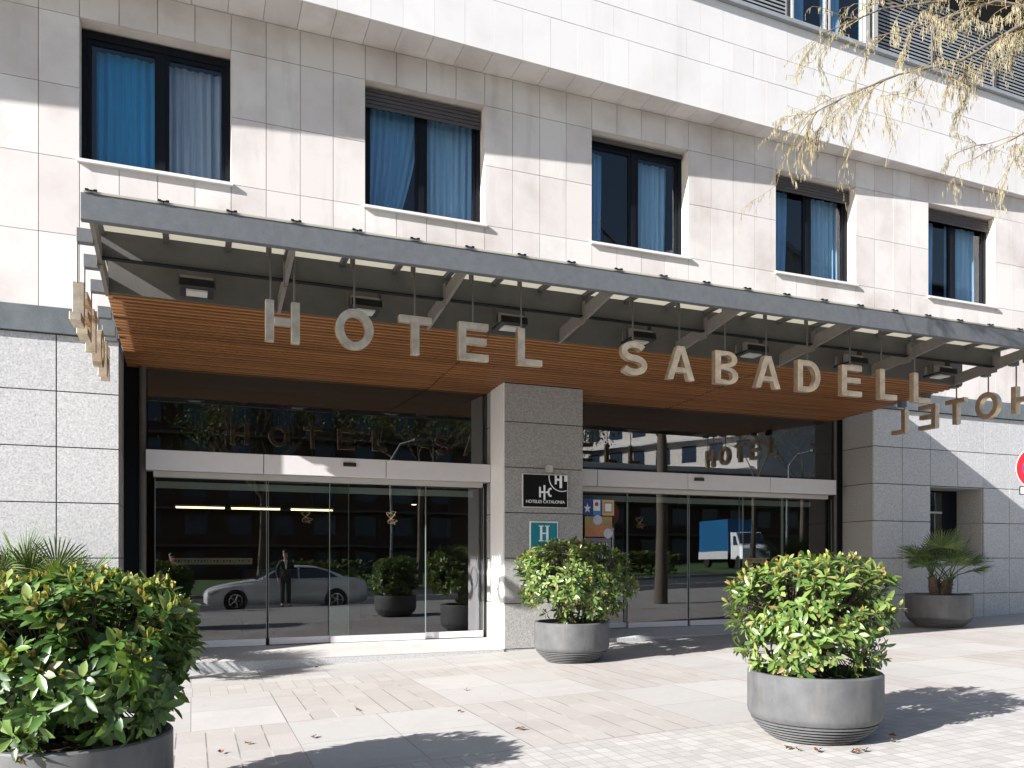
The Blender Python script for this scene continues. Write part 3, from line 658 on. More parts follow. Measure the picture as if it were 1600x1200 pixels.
def shrub(label,loc,rx,ry,z0,z1,n,base_h,seed,mats,L=.10,squ=2.6,yg=(.55,.22)):
    rr=random.Random(seed); t=thing('shrub',label,'shrub',loc,'clipped shrubs in the round planters')
    cz=(z0+z1)/2; hz=(z1-z0)/2; br=MB(); mb=MB()
    lumps=[(Vector((rr.gauss(0,1),rr.gauss(0,1),rr.gauss(0,1))).normalized(),rr.uniform(-.10,.12)) for _ in range(18)]
    stems=[]
    for k in range(9):
        a=2*PI*k/9+rr.uniform(-.2,.2); q=rr.uniform(.05,.16)
        b=Vector((q*math.cos(a),q*math.sin(a),base_h)); m_=Vector((rx*.3*math.cos(a),ry*.3*math.sin(a),cz-hz*.5)); e_=Vector((rx*.5*math.cos(a),ry*.5*math.sin(a),cz+hz*.1))
        br.tube([b,m_,e_],[.014,.011,.008],6); stems+=[m_,e_,(m_+e_)/2]
    stems.append(Vector((0,0,cz)))
    for i in range(n):
        v=Vector((rr.gauss(0,1),rr.gauss(0,1),rr.gauss(0,1))).normalized()
        if v.z<-.55 and rr.random()<.5: v.z*=-.6; v.normalize()
        lay=rr.random()
        if sum(max(0,v.dot(d))**40 for d,a in lumps[:14])>.45 and rr.random()<.85: continue
        k=1.0-(0.0 if lay<.62 else rr.uniform(.12,.4))
        k*=1+sum(a*max(0,v.dot(d))**6 for d,a in lumps)+rr.uniform(-.07,.07)
        # superellipsoid
        den=(abs(v.x)**squ+abs(v.y)**squ+abs(v.z)**squ)**(1/squ)
        p=Vector((v.x/den*rx,v.y/den*ry,cz+v.z/den*hz))*1.0; p=Vector((p.x*k,p.y*k,cz+(p.z-cz)*k))
        p.x*= .96 if p.z<cz-hz*.5 else 1
        nrm=Vector((v.x/rx,v.y/ry,v.z/hz)).normalized()
        ax=(nrm+Vector((rr.uniform(-.5,.5),rr.uniform(-.5,.5),.45+rr.uniform(-.3,.4)))).normalized()
        s0=min(stems,key=lambda q:(q-p).length)
        br.tube([s0,(s0*.4+p*.6)+Vector((0,0,-.02)),p],[.006,.0045,.003],4,cap=False)
        young=(lay<.62 and ((v.z>.15 and rr.random()<yg[0]) or rr.random()<yg[1]))
        m_=rr.randint(6,9); a0=rr.uniform(0,6); A=ax.orthogonal().normalized(); B=ax.cross(A)
        for j in range(m_):
            a=a0+j*2.4; spread=rr.uniform(.75,1.25); 
            rad_=A*math.cos(a)+B*math.sin(a)
            d=(rad_*spread+ax*rr.uniform(.1,1.0)+Vector((rr.uniform(-.3,.3),rr.uniform(-.3,.3),-.12))).normalized()
            leaf(mb,p-ax*(.012*j*.6),d,ax,L*rr.uniform(.45,1.25),L*rr.uniform(.30,.42),.3,rr.uniform(.05,.35),1 if (rr.random()<.3 and v.z>-.2) else 0)
        if young:
            for j in range(rr.randint(4,6)):
                a=a0+j*2.4; d=((A*math.cos(a)+B*math.sin(a))*.35+ax).normalized()
                leaf(mb,p,d,ax,L*rr.uniform(.4,.75),L*.24,.3,-.1,2)
    br.build('branches','dark_bark',t,smooth=True)
    mb.build('foliage',list(mats),t,normals=False)
    return t
PG='round grey planters in front of the hotel'
LM=('shrub_leaf','shrub_leaf_light','young_leaf'); LM2=('shrub_leaf_light','shrub_leaf_light','young_leaf')
def place(u,t,fdx=0):
    r=(u-800)/1263; s,c=math.sin(rad(21.6)),math.cos(rad(21.6)); return t*(s+r*c),t*(c-r*s)
x,y=place(122,5.05); pot('planter','grey planter cut off at the lower left corner',(x,y,g(x)),.55,.545,PG)
shrub('dark green shrub in the left foreground planter',(x+.02,y,g(x)),.60,.62,.50,1.49,760,.5,11,LM,.13,3.0,(.65,.12))
x,y=place(893,11.75); pot('planter','grey planter in front of the pillar',(x,y,g(x)),.545,.57,PG)
shrub('shrub in the planter in front of the pillar',(x+.03,y,g(x)),.77,.66,.60,1.70,700,.5,12,LM2,.11,2.8)
x,y=place(1272,6.8); pot('planter','grey planter in the right foreground with dry leaves round its foot',(x,y,g(x)),.54,.55,PG)
P3=(x,y)
shrub('bright green shrub in the right foreground planter',(x-.03,y,g(x)),.515,.52,.53,1.43,640,.5,13,LM2,.105,3.4)
# palms
def palm(label,loc,seed,n,scale,tr):
    rr=random.Random(seed); t=thing('fan_palm',label,'palm',loc,'fan palms in wide planters')
    mb=MB(); fo=MB(); pe=MB()
    heads=[]
    for (dx,dy,h) in tr:
        b=Vector((dx*.45,dy*.45,.48)); e_=Vector((dx,dy,.48+h)); mb.tube([b,(b+e_)/2,e_],[.075,.085,.06],9); heads.append(e_)
        for q in range(60):
            p=b.lerp(e_,rr.random()); a=rr.uniform(0,6.28); o=Vector((math.cos(a),math.sin(a),.9))
            leaf(fo,p+Vector((math.cos(a)*.06,math.sin(a)*.06,0)),o,Vector((0,0,1)),.09,.03,.2,0,1)
    for i in range(n):
        h=heads[i%len(heads)]; a=i*2.4+rr.uniform(-.3,.3); el=rr.uniform(.35,1.3) if i>3 else rr.uniform(1.2,1.5)
        d=Vector((math.cos(a)*math.cos(el),math.sin(a)*math.cos(el),math.sin(el)))
        L=rr.uniform(.34,.52)*scale; tip=h+d*L+Vector((0,0,-.03))
        pe.tube([h,h+d*L*.5+Vector((0,0,.02)),tip],[.012,.009,.007],5)
        side=d.cross(Vector((0,0,1))); side=side.normalized() if side.length>.05 else Vector((1,0,0)); up=side.cross(d).normalized()
        ns=rr.randint(22,28); FL=rr.uniform(.30,.40)*scale
        for k in range(ns):
            th=(k/(ns-1)-.5)*rad(190); dd=(d*math.cos(th)+side*math.sin(th)+up*(-.10+.05*rr.random())).normalized()
            l=FL*(1-.25*abs(th)/2.0)*rr.uniform(.9,1.05); w_=.015*scale
            s2=dd.cross(up).normalized(); droop=Vector((0,0,-.06*rr.uniform(.5,2)*l))
            p0,p1,p2,p3=tip,tip+dd*l*.45,tip+dd*l*.8+droop*.4,tip+dd*l+droop
            v=[fo.b.verts.new(q) for q in (p0,p1-s2*w_*.5,p1+s2*w_*.5,p2-s2*w_*.35,p2+s2*w_*.35,p3)]
            c_=fo.b.verts.new(p1-up*.008); 
            fo.b.faces.new([v[0],c_,v[1]]); fo.b.faces.new([v[0],v[2],c_]); fo.b.faces.new([v[1],c_,v[4],v[3]]) if False else fo.b.faces.new([v[1],c_,v[3]])
            fo.b.faces.new([c_,v[2],v[4]]); fo.b.faces.new([c_,v[4],v[3]]); fo.b.faces.new([v[3],v[4],v[5]])
    mb.build('trunk','dark_bark',t,smooth=True); pe.build('stalks','palm_leaf',t); fo.build('fronds',['palm_leaf','palm_dead'],t,normals=False)
    return t
x,y=place(1467,15.1); pot('planter','wide grey planter by the small window at right',(x,y,g(x)),.575,.61,PG)
palm('fan palm in the wide planter by the small window',(x,y,g(x)),5,22,1.36,[(-.24,-.05,.46),(.02,-.12,.36),(.28,0,.40),(.1,.12,.34)])
x,y=place(52,9.9); pot('planter','wide grey planter hidden behind the left foreground shrub',(x,y,g(x)),.6,.55,PG)
palm('fan palm by the left granite wall, behind the dark shrub',(x,y,g(x)),8,30,1.45,[(-.2,-.05,.5),(.05,-.1,.52),(.25,0,.45)])
# dry leaves
spots=[(P3[0]-.50,P3[1]-.27),(P3[0]-.46,P3[1]-.34),(P3[0]-.36,P3[1]-.44),(P3[0]-.15,P3[1]-.60),(P3[0]-.10,P3[1]-.56),(P3[0]-.04,P3[1]-.59),(P3[0]+.52,P3[1]-.33),(P3[0]+.38,P3[1]-.47)]
spl=['left of the right foreground planter, the one farthest left','left foot of the right planter, second','left foot of the right planter, third','front of the right planter, left of a cluster','front of the right planter, middle of a cluster','front of the right planter, right of a cluster','right foot of the right foreground planter, far one','right foot of the right foreground planter, near one']
def at(u,v,z=0.0):
    z=0
    for _ in range(5):
        t=(1.5-z)*1263/(v-872); x,y=place(u,t); z=g(x)
    return x,y
for u,v,l in ((727,1079,'midway between step and left shrub shadow'),(718,1113,'on grey slabs below the pillar'),(812,1141,'just above the shrub shadow on pink tiles'),(490,1153,'at the edge of the shrub shadow'),(345,1178,'beside the left foreground planter'),(388,1163,'on pink paving right of the left planter'),(560,1111,'on ribbed pink tiles'),(494,1044,'at the foot of the step')):
    spots.append(at(u,v)); spl.append(l)
for (x,y),l in zip(spots,spl):
    mb=MB(); s_=R.uniform(.025,.042); n=9; c0=mb.b.verts.new((0,0,.012)); ring=[]
    for k in range(n):
        a=2*PI*k/n; r_=s_*(1.25 if k%2 else .7)*R.uniform(.8,1.2); ring.append(mb.b.verts.new((r_*math.cos(a),r_*.7*math.sin(a),.006+R.uniform(0,.03))))
    for k in range(n): mb.b.faces.new([c0,ring[k],ring[(k+1)%n]])
    bmesh.ops.solidify(mb.b,geom=mb.b.faces[:],thickness=.0015)
    o=mb.build('dry_leaf','dry_leaf',loc=(x,y,g(x)+.002)); o.rotation_euler=(0,0,R.uniform(0,6)); tag(o,'fallen brown leaf '+l,'leaf','dry leaves on the pavement')
# ------------------------------------------------------------ road sign
t=10.5; x,y=place(1625,t); rs=thing('road_sign','round no-parking sign with red ring cut off by the right edge','road sign',(x,y,g(x)),rz=rad(-28))
zc=2.67-g(x)
MB().tube([(0,.04,0),(0,.04,zc+.3)],.03,12).build('pole','shutter_grey',rs,smooth=True)
MB().lathe([(.292,-.004),(.30,0),(.30,.012),(.292,.016)],48,(0,0,zc),'y').build('disc','red_paint',rs)
MB().lathe([(.212,-.008),(.212,-.0045)],48,(0,0,zc),'y').build('blue_field','blue_paint',rs)
MB().lathe([(.292,-.0065),(.300,-.0065),(.300,-.0045),(.292,-.0045)],48,(0,0,zc),'y',close=True).build('white_rim','sign_white',rs)
mb=MB().box(-.21,.21,-.012,-.0085,-.035,.035); o=mb.build('slash','red_paint',rs,loc=(0,0,zc)); o.rotation_euler=(0,rad(45),0)
MB().box(-.25,.25,0,.012,zc-.345,zc-.235).build('plate','sign_black',rs,bevel=.01); MB().box(-.235,.235,-.004,-.0005,zc-.33,zc-.25).build('plate_face','sign_white',rs)
# ------------------------------------------------------------ catkin tree
def catkin_tree():
    rr=random.Random(21); bx,by=12.4,6.0; T0=Vector((bx,by,g(bx)))
    t=thing('catkin_tree','leafless street tree with yellow hanging catkins at upper right','tree',T0)
    br=MB(); tw=MB(); ck=MB(); L=lambda p:Vector(p)-T0
    def cat(p):
        l=rr.uniform(.03,.075); r_=rr.uniform(.0022,.0036); q=p+Vector((rr.uniform(-.01,.01),rr.uniform(-.01,.01),-l))
        ck.tube([p,p.lerp(q,.4),q],[r_*.5,r_,r_*.4],4)
    def twig(p,d,l,lev):
        pts=[p]; n=6; 
        for i in range(n):
            d=(d+Vector((rr.uniform(-.25,.25),rr.uniform(-.25,.25),rr.uniform(-.25,.16)-.05))).normalized(); p=p+d*l/n; pts.append(p)
            if lev>0 and rr.random()<.75: twig(p,(d+Vector((rr.uniform(-1,1),rr.uniform(-1,1),rr.uniform(-.8,.5)))).normalized(),l*rr.uniform(.35,.6),lev-1)
            for _ in range(rr.choice((0,1,1,2)) if lev<2 else 0): cat(p+Vector((rr.uniform(-.01,.01),rr.uniform(-.01,.01),0)))
        r0=.0018+.0018*lev; tw.tube(pts,[r0*(1-.6*i/n) for i in range(n+1)],4,cap=False)
    br.tube([L((bx,by,g(bx))),L((bx+.05,by,2.5)),L((bx,by+.05,5.2)),L((bx+.2,by,7.5)),L((bx+.3,by+.1,10.5))],[.2,.16,.13,.1,.05],12)
    limbs=[([(bx,by,5.2),(10.9,6.1,6.9),(9.6,6.2,7.55),(8.62,6.27,7.46),(8.05,6.6,7.1),(7.5,6.95,7.02),(7.05,7.25,6.85),(6.72,7.5,6.68)],[.09,.06,.04,.022,.016,.012,.009,.006],9,.9),
     ([(bx,by,6.0),(11.0,6.1,8.2),(9.6,6.3,8.4),(8.6,6.5,8.1),(7.9,6.7,7.8),(7.3,7.0,7.75),(6.7,7.3,7.5)],[.08,.05,.03,.02,.014,.010,.007],6,.8),
     ([(bx,by,4.9),(11.2,6.2,6.2),(10.1,6.3,6.75),(9.25,6.4,6.6),(8.75,6.55,6.3)],[.07,.045,.025,.014,.008],12,.75),
     ([(10.9,6.1,6.9),(9.9,6.5,8.0),(9.0,6.9,8.2),(8.3,7.3,8.0),(7.8,7.6,7.9)],[.04,.025,.018,.012,.007],5,.8),
     ([(bx,by,6.5),(13,6.4,8.5),(13.6,6.8,10)],[.07,.05,.03],3,.9),([(bx+.2,by,7.5),(11.2,5.6,9.4),(10,5.4,10.5)],[.07,.05,.03],3,.9)]
    for pts,rs_,dens,tl in limbs:
        P=[L(p) for p in pts]; br.tube(P,rs_,8)
        for a,b in zip(P[1:],P[2:]):
            for k in range(int(dens*.62)):
                p=a.lerp(b,rr.random()); d=((b-a).normalized()*.8+Vector((rr.uniform(-.8,.5),rr.uniform(-.8,.8),rr.uniform(-.9,.7)))).normalized(); twig(p,d,tl*rr.uniform(.4,1.0),2)
        twig(P[-1],(P[-1]-P[-2]).normalized(),.4,1)
    br.build('trunk','bark',t,smooth=True); tw.build('twigs','twig',t); ck.build('catkins','catkin',t)
catkin_tree()
# ------------------------------------------------------------ street and what the glass mirrors
def sheet(xs_,y0,y1,off,name,mat,thick=0):
    mb=MB(); prev=None
    for x in xs_:
        row=[mb.b.verts.new((x,y,g(x)+off)) for y in (y0,y1)]
        if thick: row+= [mb.b.verts.new((x,y,g(x)+off-thick)) for y in (y1,y0)]
        if prev:
            n=len(row)
            if thick:
                for i in range(4): mb.b.faces.new([prev[i],prev[(i+1)%4],row[(i+1)%4],row[i]])
            else: mb.b.faces.new([prev[0],prev[1],row[1],row[0]])
        elif thick: mb.b.faces.new(row)
        prev=row
    if thick: mb.b.faces.new(prev[::-1])
    return struct(mb.build(name,mat))
XS=[-45,-20,0,20,45,70]
sheet([-900,-45,70,900],-900,900,-.26,'ground','asphalt')
sheet([-45,0,70],-12.0,-.35,-.13,'road','asphalt',.05)
sheet(XS,-.2,WY+.12,0,'pavement','pavement',.3)
sheet(XS,-.35,-.2,.0,'kerb','kerb_stone',.3)
sheet(XS,-12.3,-12.0,0,'far_kerb','kerb_stone',.3); sheet(XS,-40,-12.3,-.03,'grass_verge','grass_green',.2)
for xa in range(-40,66,6):
    if False: pass
sheet([-45,0,70],-6.3,-6.15,-.126,'road_marking','sign_white')
# car
def car():
    t=thing('parked_car','silver saloon car seen mirrored in the left doors','car',(2.9,-1.75,g(2.9)-.13))
    st=[(-2.55,.62,.30,.55,.56,.50),(-2.45,.78,.24,.66,.67,.6),(-2.2,.86,.2,.76,.78,.62),(-1.7,.9,.19,.86,.89,.62),(-1.15,.91,.18,.92,.97,.62),(-.95,.91,.18,.94,1.0,.60),(-.25,.91,.18,.96,1.40,.60),(.3,.91,.18,.97,1.45,.60),(.9,.91,.18,.98,1.42,.60),(1.35,.91,.18,.99,1.30,.60),(1.85,.90,.19,.99,1.06,.60),(2.2,.88,.2,.97,1.0,.62),(2.45,.80,.26,.90,.92,.6),(2.55,.68,.34,.7,.72,.5)]
    mb=MB(); rows=[]
    for x,w,zb,zbelt,zr,k in st:
        half=[(w*.9,zb),(w*.985,zb+.12),(w,(zb+zbelt)/2),(w*.985,zbelt*.93),(w*.93,zbelt),(w*(.93 if zr-zbelt<.12 else .70),zr-.03 if zr-zbelt>.12 else zbelt+(zr-zbelt)*.6),(w*.4,zr),]
        pts=[(y_,z_) for y_,z_ in half]+[(0,zr+.01)]+[(-y_,z_) for y_,z_ in half[::-1]]
        rows.append([mb.b.verts.new((x,a,b)) for a,b in pts])
    for A,B in zip(rows,rows[1:]):
        n=len(A)
        for i in range(n): mb.b.faces.new([A[i],A[(i+1)%n],B[(i+1)%n],B[i]])
    mb.b.faces.new(rows[0]); mb.b.faces.new(rows[-1][::-1]); mb.build('body','car_silver',t,smooth=True)
    for s in (-1,1):
        for pl_ in ([(-.72,1.03),(-.30,1.345),(.30,1.385),(.30,1.02)],[(.36,1.02),(.36,1.385),(.86,1.36),(1.28,1.25),(1.55,1.06)]):
            m2=MB(); q=[]
            for x,z in pl_:
                f=(z-.98)/(1.42-.98); q.append((x,s*(.91*(.93-.23*f)+.012),z))
            a=[m2.b.verts.new(v) for v in q]; b=[m2.b.verts.new((v[0],v[1]-s*.02,v[2])) for v in q]; n=len(q)
            m2.b.faces.new(a); m2.b.faces.new(b[::-1])
            for i in range(n): m2.b.faces.new([a[i],a[(i+1)%n],b[(i+1)%n],b[i]])
            m2.build('window','far_glass',t)
        for x in (-1.62,1.5):
            MB().lathe([(.36,-.03),(.36,.03)],28,(x,s*.885,.33),'y').build('wheel_arch','rubber',t)
            w=MB().lathe([(.2,-.1),(.31,-.1),(.325,-.07),(.325,.07),(.31,.1),(.2,.1)],32,(x,s*.84,.325),'y').build('wheel','rubber',t,smooth=True)
            m2=MB().lathe([(.19,-.01),(.215,-.012),(.215,.012),(.19,.01)],32,(x,s*.95,.325),'y',close=True)
            for k in range(5):
                a=2*PI*k/5; m2.tube([(x,s*.95,.325),(x+.2*math.cos(a),s*.95,.325+.2*math.sin(a))],[.035,.02],6)
            m2.build('rim','chrome',w)
        MB().prism([(-2.40,.58),(-2.12,.70),(-2.05,.66),(-2.38,.50)],'y',s*.72,s*.88).build('headlight','lamp_glass',t)
        MB().box(-.85,-.70,s*.93,s*1.08,.98,1.09).build('mirror','car_silver',t,bevel=.02)
    MB().prism([(-1.0,1.0),(-.25,1.405),(-.27,1.42),(-1.03,1.01)],'y',-.62,.62).build('windscreen','far_glass',t)
    return t
car()
# truck
t=thing('box_truck','white cab truck with blue box mirrored in the right doors','truck',(34.5,-20,g(34.5)),rz=rad(100))
MB().box(-3.2,1.2,-1.1,1.1,.9,3.3).build('cargo_box','truck_blue',t,bevel=.03); MB().box(-3.3,3.0,-.5,.5,.55,.85).build('chassis','rubber',t)
MB().box(-3.2,1.2,1.1,1.13,.62,1.15).build('side_board','sign_grey',t)
MB().prism([(1.35,.6),(1.35,2.45),(2.1,2.45),(2.55,1.6),(3.3,1.35),(3.35,.6)],'y',-1.0,1.0).build('cab','sign_white',t,bevel=.05)
MB().prism([(1.75,1.55),(1.75,2.2),(2.1,2.2),(2.42,1.55)],'y',1.0,1.02).build('side_window','far_glass',t)
MB().prism([(2.14,2.38),(2.56,1.66),(2.62,1.68),(2.19,2.4)],'y',-.9,.9).build('windscreen','far_glass',t)
for x in (-2.2,2.5):
    for s in (-1,1): MB().lathe([(.4,-.12),(.42,0),(.4,.12)],24,(x,s*.9,.42),'y').build('wheel','rubber',t,smooth=True)
# people
def skinned(name,mat,nodes,edges,parent,sub=2):
    me=bpy.data.meshes.new(name); me.from_pydata([n[:3] for n in nodes],edges,[]); o=bpy.data.objects.new(name,me); COL.objects.link(o); o.parent=parent
    md=o.modifiers.new('skin','SKIN'); md.use_smooth_shade=True
    if not me.skin_vertices: me.skin_vertices.new(name='s')
    for i,n in enumerate(nodes):
        r=n[3]; me.skin_vertices[0].data[i].radius=(r,r) if not isinstance(r,tuple) else r
    me.skin_vertices[0].data[0].use_root=True
    sd=o.modifiers.new('sub','SUBSURF'); sd.levels=sd.render_levels=sub
    me.materials.append(M[mat]); return o
def person(label,loc,rz,pose):
    t=thing('person',label,'person',loc,rz=rz)
    # local: faces -Y, x = left/right
    arms=pose
    nodes=[(0,0,.95,.10),(0,0,1.15,.095),(0,.0,1.35,.11),(0,0,1.47,.06),(0,-.01,1.53,.05),(0,-.015,1.60,.075),(0,-.015,1.68,.088),(0,-.01,1.745,.062)]
    ed=[(i,i+1) for i in range(7)]
    ix=lambda:len(nodes)
    for s,a in zip((-1,1),arms):
        i=ix(); nodes.append((s*.17,0,1.42,.055)); ed.append((2,i))
        nodes.append((*a[0],.042)); ed.append((i,i+1)); nodes.append((*a[1],.028)); ed.append((i+1,i+2))
        w=Vector(a[1]); d=(w-Vector(a[0])).normalized(); pm=w+d*.07; nodes.append((*pm,.032)); ed.append((i+2,i+3)); pi_=i+3
        side=Vector((0,1,0)) if abs(d.y)<.7 else Vector((1,0,0))
        for k,(o_,l) in enumerate(((-.03,.075),(-.010,.085),(.010,.08),(.028,.06))):
            q=pm+side*o_+d*.03; j=ix(); nodes.append((*q,.010)); ed.append((pi_,j)); nodes.append((*(q+d*l*.6+Vector((-s*.012,0,0))),.009)); ed.append((j,j+1)); nodes.append((*(q+d*l*.9+Vector((-s*.03,0,0))),.008)); ed.append((j+1,j+2))
        j=ix(); q=pm-side*.035; nodes.append((*q,.011)); ed.append((pi_,j)); nodes.append((*(q+d*.04-side*.02),.010)); ed.append((j,j+1))
    for s in (-1,1):
        i=ix(); nodes+= [(s*.095,0,.88,.085),(s*.10,-.01,.50,.06),(s*.105,.02,.10,.042),(s*.115,-.13,.045,.035)]; ed+=[(0,i),(i,i+1),(i+1,i+2),(i+2,i+3)]
    skinned('body','skin',nodes,ed,t)
    n2=[(0,0,.95,.125),(0,0,1.15,.118),(0,0,1.36,.13),(0,0,1.46,.075)]; e2=[(0,1),(1,2),(2,3)]
    for s,a in zip((-1,1),arms):
        i=len(n2); n2+=[(s*.175,0,1.41,.072),(*a[0],.056),(*(Vector(a[0]).lerp(Vector(a[1]),.93)),.042)]; e2+=[(2,i),(i,i+1),(i+1,i+2)]
    for s in (-1,1):
        i=len(n2); n2+=[(s*.095,0,.86,.105),(s*.10,-.01,.50,.08),(s*.105,.02,.09,.065)]; e2+=[(0,i),(i,i+1),(i+1,i+2)]
    skinned('suit','suit_black',n2,e2,t)
    MB().prism([(-.05,1.50),(.05,1.50),(.02,1.22),(-.02,1.22)],'y',-.150,-.135).build('shirt_front','shirt_white',t)
    mb=MB(); bmesh.ops.create_uvsphere(mb.b,u_segments=16,v_segments=10,radius=.102,matrix=Matrix.Translation((0,.012,1.705))@Matrix.Diagonal((.95,1.1,1.05,1)))
    bmesh.ops.delete(mb.b,geom=[v for v in mb.b.verts if v.co.z<1.70 and v.co.y<.02],context='VERTS'); mb.build('hair','hair',t,smooth=True)
    mb=MB(); 
    for s in (-1,1): bmesh.ops.create_uvsphere(mb.b,u_segments=8,v_segments=6,radius=.011,matrix=Matrix.Translation((s*.033,-.098,1.655)))
    mb.build('eyes','hair',t)
    mb=MB().prism([(-.095,1.65),(-.122,1.615),(-.095,1.607)],'x',-.013,.013); mb.build('nose','skin',t,bevel=.004)
    MB().box(-.024,.024,-.098,-.09,1.575,1.583).build('mouth','red_paint',t)
    for s in (-1,1): MB().box(s*.115-.04,s*.115+.04,-.19,.06,0,.07).build('shoe','rubber',t,bevel=.025)
    return t
person('man in a dark suit standing beside the silver car, mirrored in the doors',(2.75,-.45,g(2.75)),rad(180),(((-.27,.03,1.14),(-.24,-.06,.90)),((.27,.03,1.14),(.24,-.06,.90))))
person('photographer in dark clothes holding a camera, mirrored at the left door edge',(-.55,-.25,g(-.55)),rad(165),(((-.28,-.08,1.20),(-.10,-.30,1.42)),((.28,-.08,1.20),(.10,-.30,1.42))))
x,y,z=-.55,-.25,g(-.55); a=rad(165)
q=Matrix.Rotation(a,4,'Z')@Vector((0,-.37,1.42)); cm=thing('camera','black camera held by the photographer','camera',(x+q.x,y+q.y,z+q.z),rz=a)
MB().box(-.07,.07,-.03,.03,-.04,.05).build('camera_body','black_plastic',cm,bevel=.01); MB().lathe([(.035,-.12),(.035,-.03)],20,(0,0,0),'y').build('lens','black_plastic',cm)
# opposite trees
def street_tree(label,loc,h,seed,leafy):
    rr=random.Random(seed); t=thing('street_tree',label,'tree',loc,'trees on the far side of the street'); tr=MB(); cr=MB()
    tr.tube([(0,0,0),(.1,0,h*.25),(.05,.1,h*.45)],[.2,.15,.12],9)
    tips=[]
    def bra(p,d,l,r,lev):
        q=p+d*l; mid=p.lerp(q,.5)+Vector((rr.uniform(-.04,.04),rr.uniform(-.04,.04),.02))*l; tr.tube([p,mid,q],[r,r*.8,r*.6],5,cap=False)
        if lev==0: tips.append(q); return
        for _ in range(3): bra(q,(d+Vector((rr.uniform(-.8,.8),rr.uniform(-.8,.8),rr.uniform(-.3,.6)))).normalized(),l*rr.uniform(.6,.8),r*.55,lev-1)
    for _ in range(4): bra(Vector((.05,.1,h*.43)),Vector((rr.uniform(-.8,.8),rr.uniform(-.8,.8),1)).normalized(),h*.18,.05,4)
    for p in tips[::2]:
        for _ in range(leafy):
            o=Vector((rr.gauss(0,.35),rr.gauss(0,.35),rr.gauss(0,.3))); d=Vector((rr.uniform(-1,1),rr.uniform(-1,1),rr.uniform(-1,.3))).normalized(); leaf(cr,p+o,d,Vector((0,0,1)),.16,.09)
    tr.build('trunk','bark',t); 
    if leafy: cr.build('crown','tree_leaf',t,normals=False)
for x,y,h,s,lf,l in ((3,-14,10,31,4,'bare tree opposite the left doors'),(11,-15,11,32,9,'olive crowned tree opposite the middle of the hotel'),(19,-14.5,10,33,14,'bushy tree opposite the pillar'),(31,-13.5,12,34,0,'tall bare tree opposite the right doors'),(36,-15,12,35,5,'thin tree farther along opposite the right doors'),(-6,-15,10,36,6,'tree opposite the left granite wall'),(48,-16,12,37,8,'farthest tree along the street')):
    street_tree(l,(x,y,g(x)),h,s,lf)
def hedge(label,loc,w,seed):
    rr=random.Random(seed); t=thing('hedge',label,'hedge',loc,'hedges on the far verge'); mb=MB()
    for _ in range(900):
        p=Vector((rr.uniform(-w,w),rr.uniform(-.6,.6),rr.uniform(0,1.3))); d=Vector((rr.uniform(-1,1),rr.uniform(-1,1),rr.uniform(-.3,1))).normalized(); leaf(mb,p,d,Vector((0,0,1)),.28,.16)
    mb.build('foliage','tree_leaf',t,normals=False)
for x,w,sd,l in ((6,2.6,61,'low hedge across the street, behind the silver car'),(15,2.2,62,'hedge across the street opposite the pillar'),(25,2.5,63,'hedge across the street opposite the right doors')): hedge(l,(x,-16.5,g(x)),w,sd)
def lamp_post(label,loc):
    t=thing('street_lamp',label,'street lamp',loc,'street lamps across the road')
    MB().tube([(0,0,0),(0,0,3),(0,0,6.2),(.4,.3,6.9),(1.0,.7,7.1)],[.09,.07,.06,.05,.04],10).build('pole','shutter_grey',t,smooth=True); MB().box(.9,1.6,.6,.9,7.02,7.16).build('lamp_head','lamp_body',t,bevel=.03)
for x,l in ((9,'street lamp across the road, mirrored in the left doors'),(33,'street lamp across the road, mirrored beside the blue truck')): lamp_post(l,(x,-12.8,g(x)))
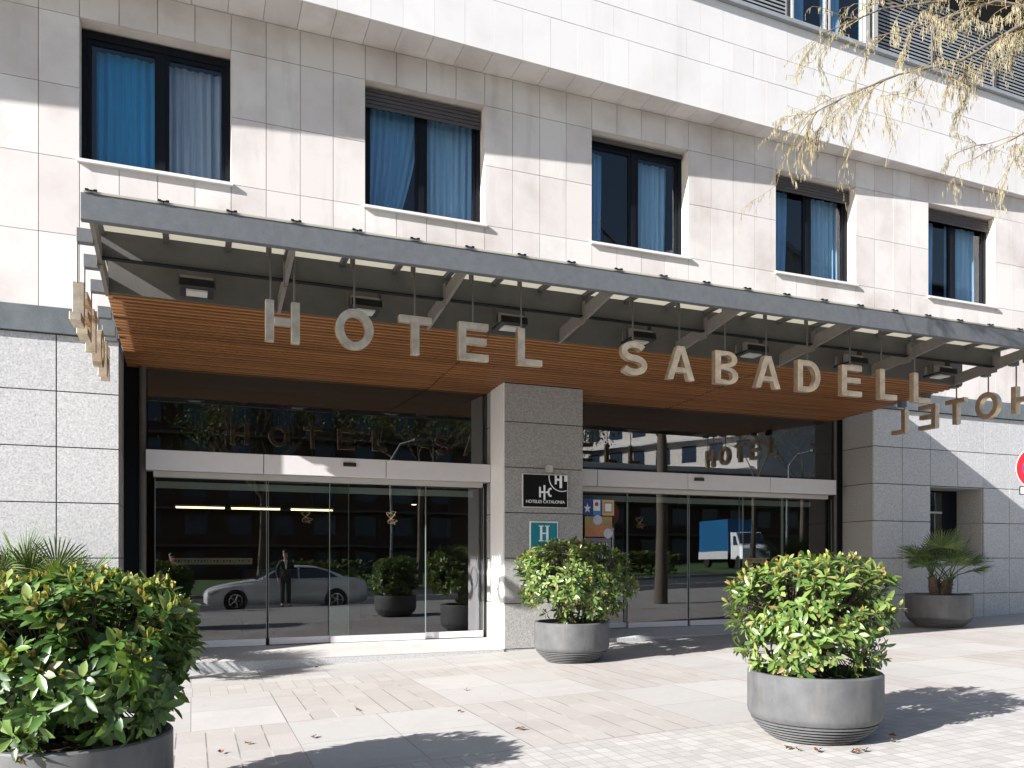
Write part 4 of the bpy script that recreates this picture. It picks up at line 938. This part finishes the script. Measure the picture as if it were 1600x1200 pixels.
def block(name,label,x0,x1,y0,y1,h,wall,floors,bays,rz=0):
    t=thing(name,label,'building',((x0+x1)/2,y1,g((x0+x1)/2)-.3),'buildings across the street',rz); w=(x1-x0)/2; D=y1-y0
    MB().box(-w,w,-D,0,0,h).build('wall',wall,t); MB().box(-w-.3,w+.3,-D-.3,.3,h,h+.5).build('roof','white_far',t)
    fh=h/floors; bw=2*w/bays
    for i in range(floors):
        MB().box(-w+.5,w-.5,0.001,.9,(i+.92)*fh,(i+.98)*fh).build('balcony','balcony_far' if wall!='white_far' else 'sign_grey',t)
    ww=MB(); 
    for i in range(floors):
        for j in range(bays): ww.box(-w+(j+.25)*bw,-w+(j+.75)*bw,.0,.06,(i+.25)*fh,(i+.8)*fh)
    for i in range(floors):
        for j in range(max(3,int(D/4))): ww.box(-w-.06,-w,-D+(j*4+1),-D+(j*4+2.6),(i+.25)*fh,(i+.8)*fh)
    ww.build('windows','far_glass',t)
block('brick_block','dark brick apartment block opposite the left doors',-34,31,-70,-48,19,'brick_far',6,18)
block('low_dark_block','low dark building behind the blue truck, mirrored in the right doors',32,66,-46,-41,9,'brick_far',3,10)
block('white_block','white apartment block mirrored in the right transom',38,60,-70,-52,34,'white_far',10,7,rad(62))
block('blue_block','blue grey block mirrored at the right end of the transom',60,95,-78,-50,34,'blue_far',10,10)

# ------------------------------------------------------------ light, camera
d=Vector((1.90,.50,-1.0)); sun_to=(-d).normalized()
el=math.asin(sun_to.z); az=math.atan2(sun_to.x,sun_to.y)
sl=bpy.data.lights.new('sun','SUN'); sl.energy=5.0; sl.angle=rad(.5); sl.color=(1,.975,.945)
so=bpy.data.objects.new('sun',sl); COL.objects.link(so); so.rotation_euler=d.to_track_quat('-Z','Y').to_euler(); so.location=(-20,-10,20)
W=bpy.data.worlds.new('World'); S.world=W; W.use_nodes=True; nt=W.node_tree
bg=nt.nodes['Background']; sky=nt.nodes.new('ShaderNodeTexSky'); sky.sky_type='NISHITA'; sky.sun_disc=False; sky.sun_elevation=el; sky.sun_rotation=az
sky.altitude=100; sky.air_density=1; sky.dust_density=1.2
nt.links.new(sky.outputs[0],bg.inputs[0]); bg.inputs[1].default_value=.066
cam=bpy.data.cameras.new('camera'); co_=bpy.data.objects.new('view_camera',cam); COL.objects.link(co_); S.camera=co_
co_.location=(0,0,1.5); co_.rotation_euler=(rad(90),0,rad(-21.6)); cam.sensor_width=36; cam.lens=1263/1600*36; cam.shift_y=272/1600; cam.clip_end=3000; cam.clip_start=.05
S.render.resolution_x=1024; S.render.resolution_y=768
S.view_settings.view_transform='Standard'; S.view_settings.look='None'; S.view_settings.exposure=1.53; S.view_settings.gamma=1
S.render.engine='CYCLES'; S.cycles.max_bounces=10; S.cycles.transparent_max_bounces=16; S.cycles.transmission_bounces=6
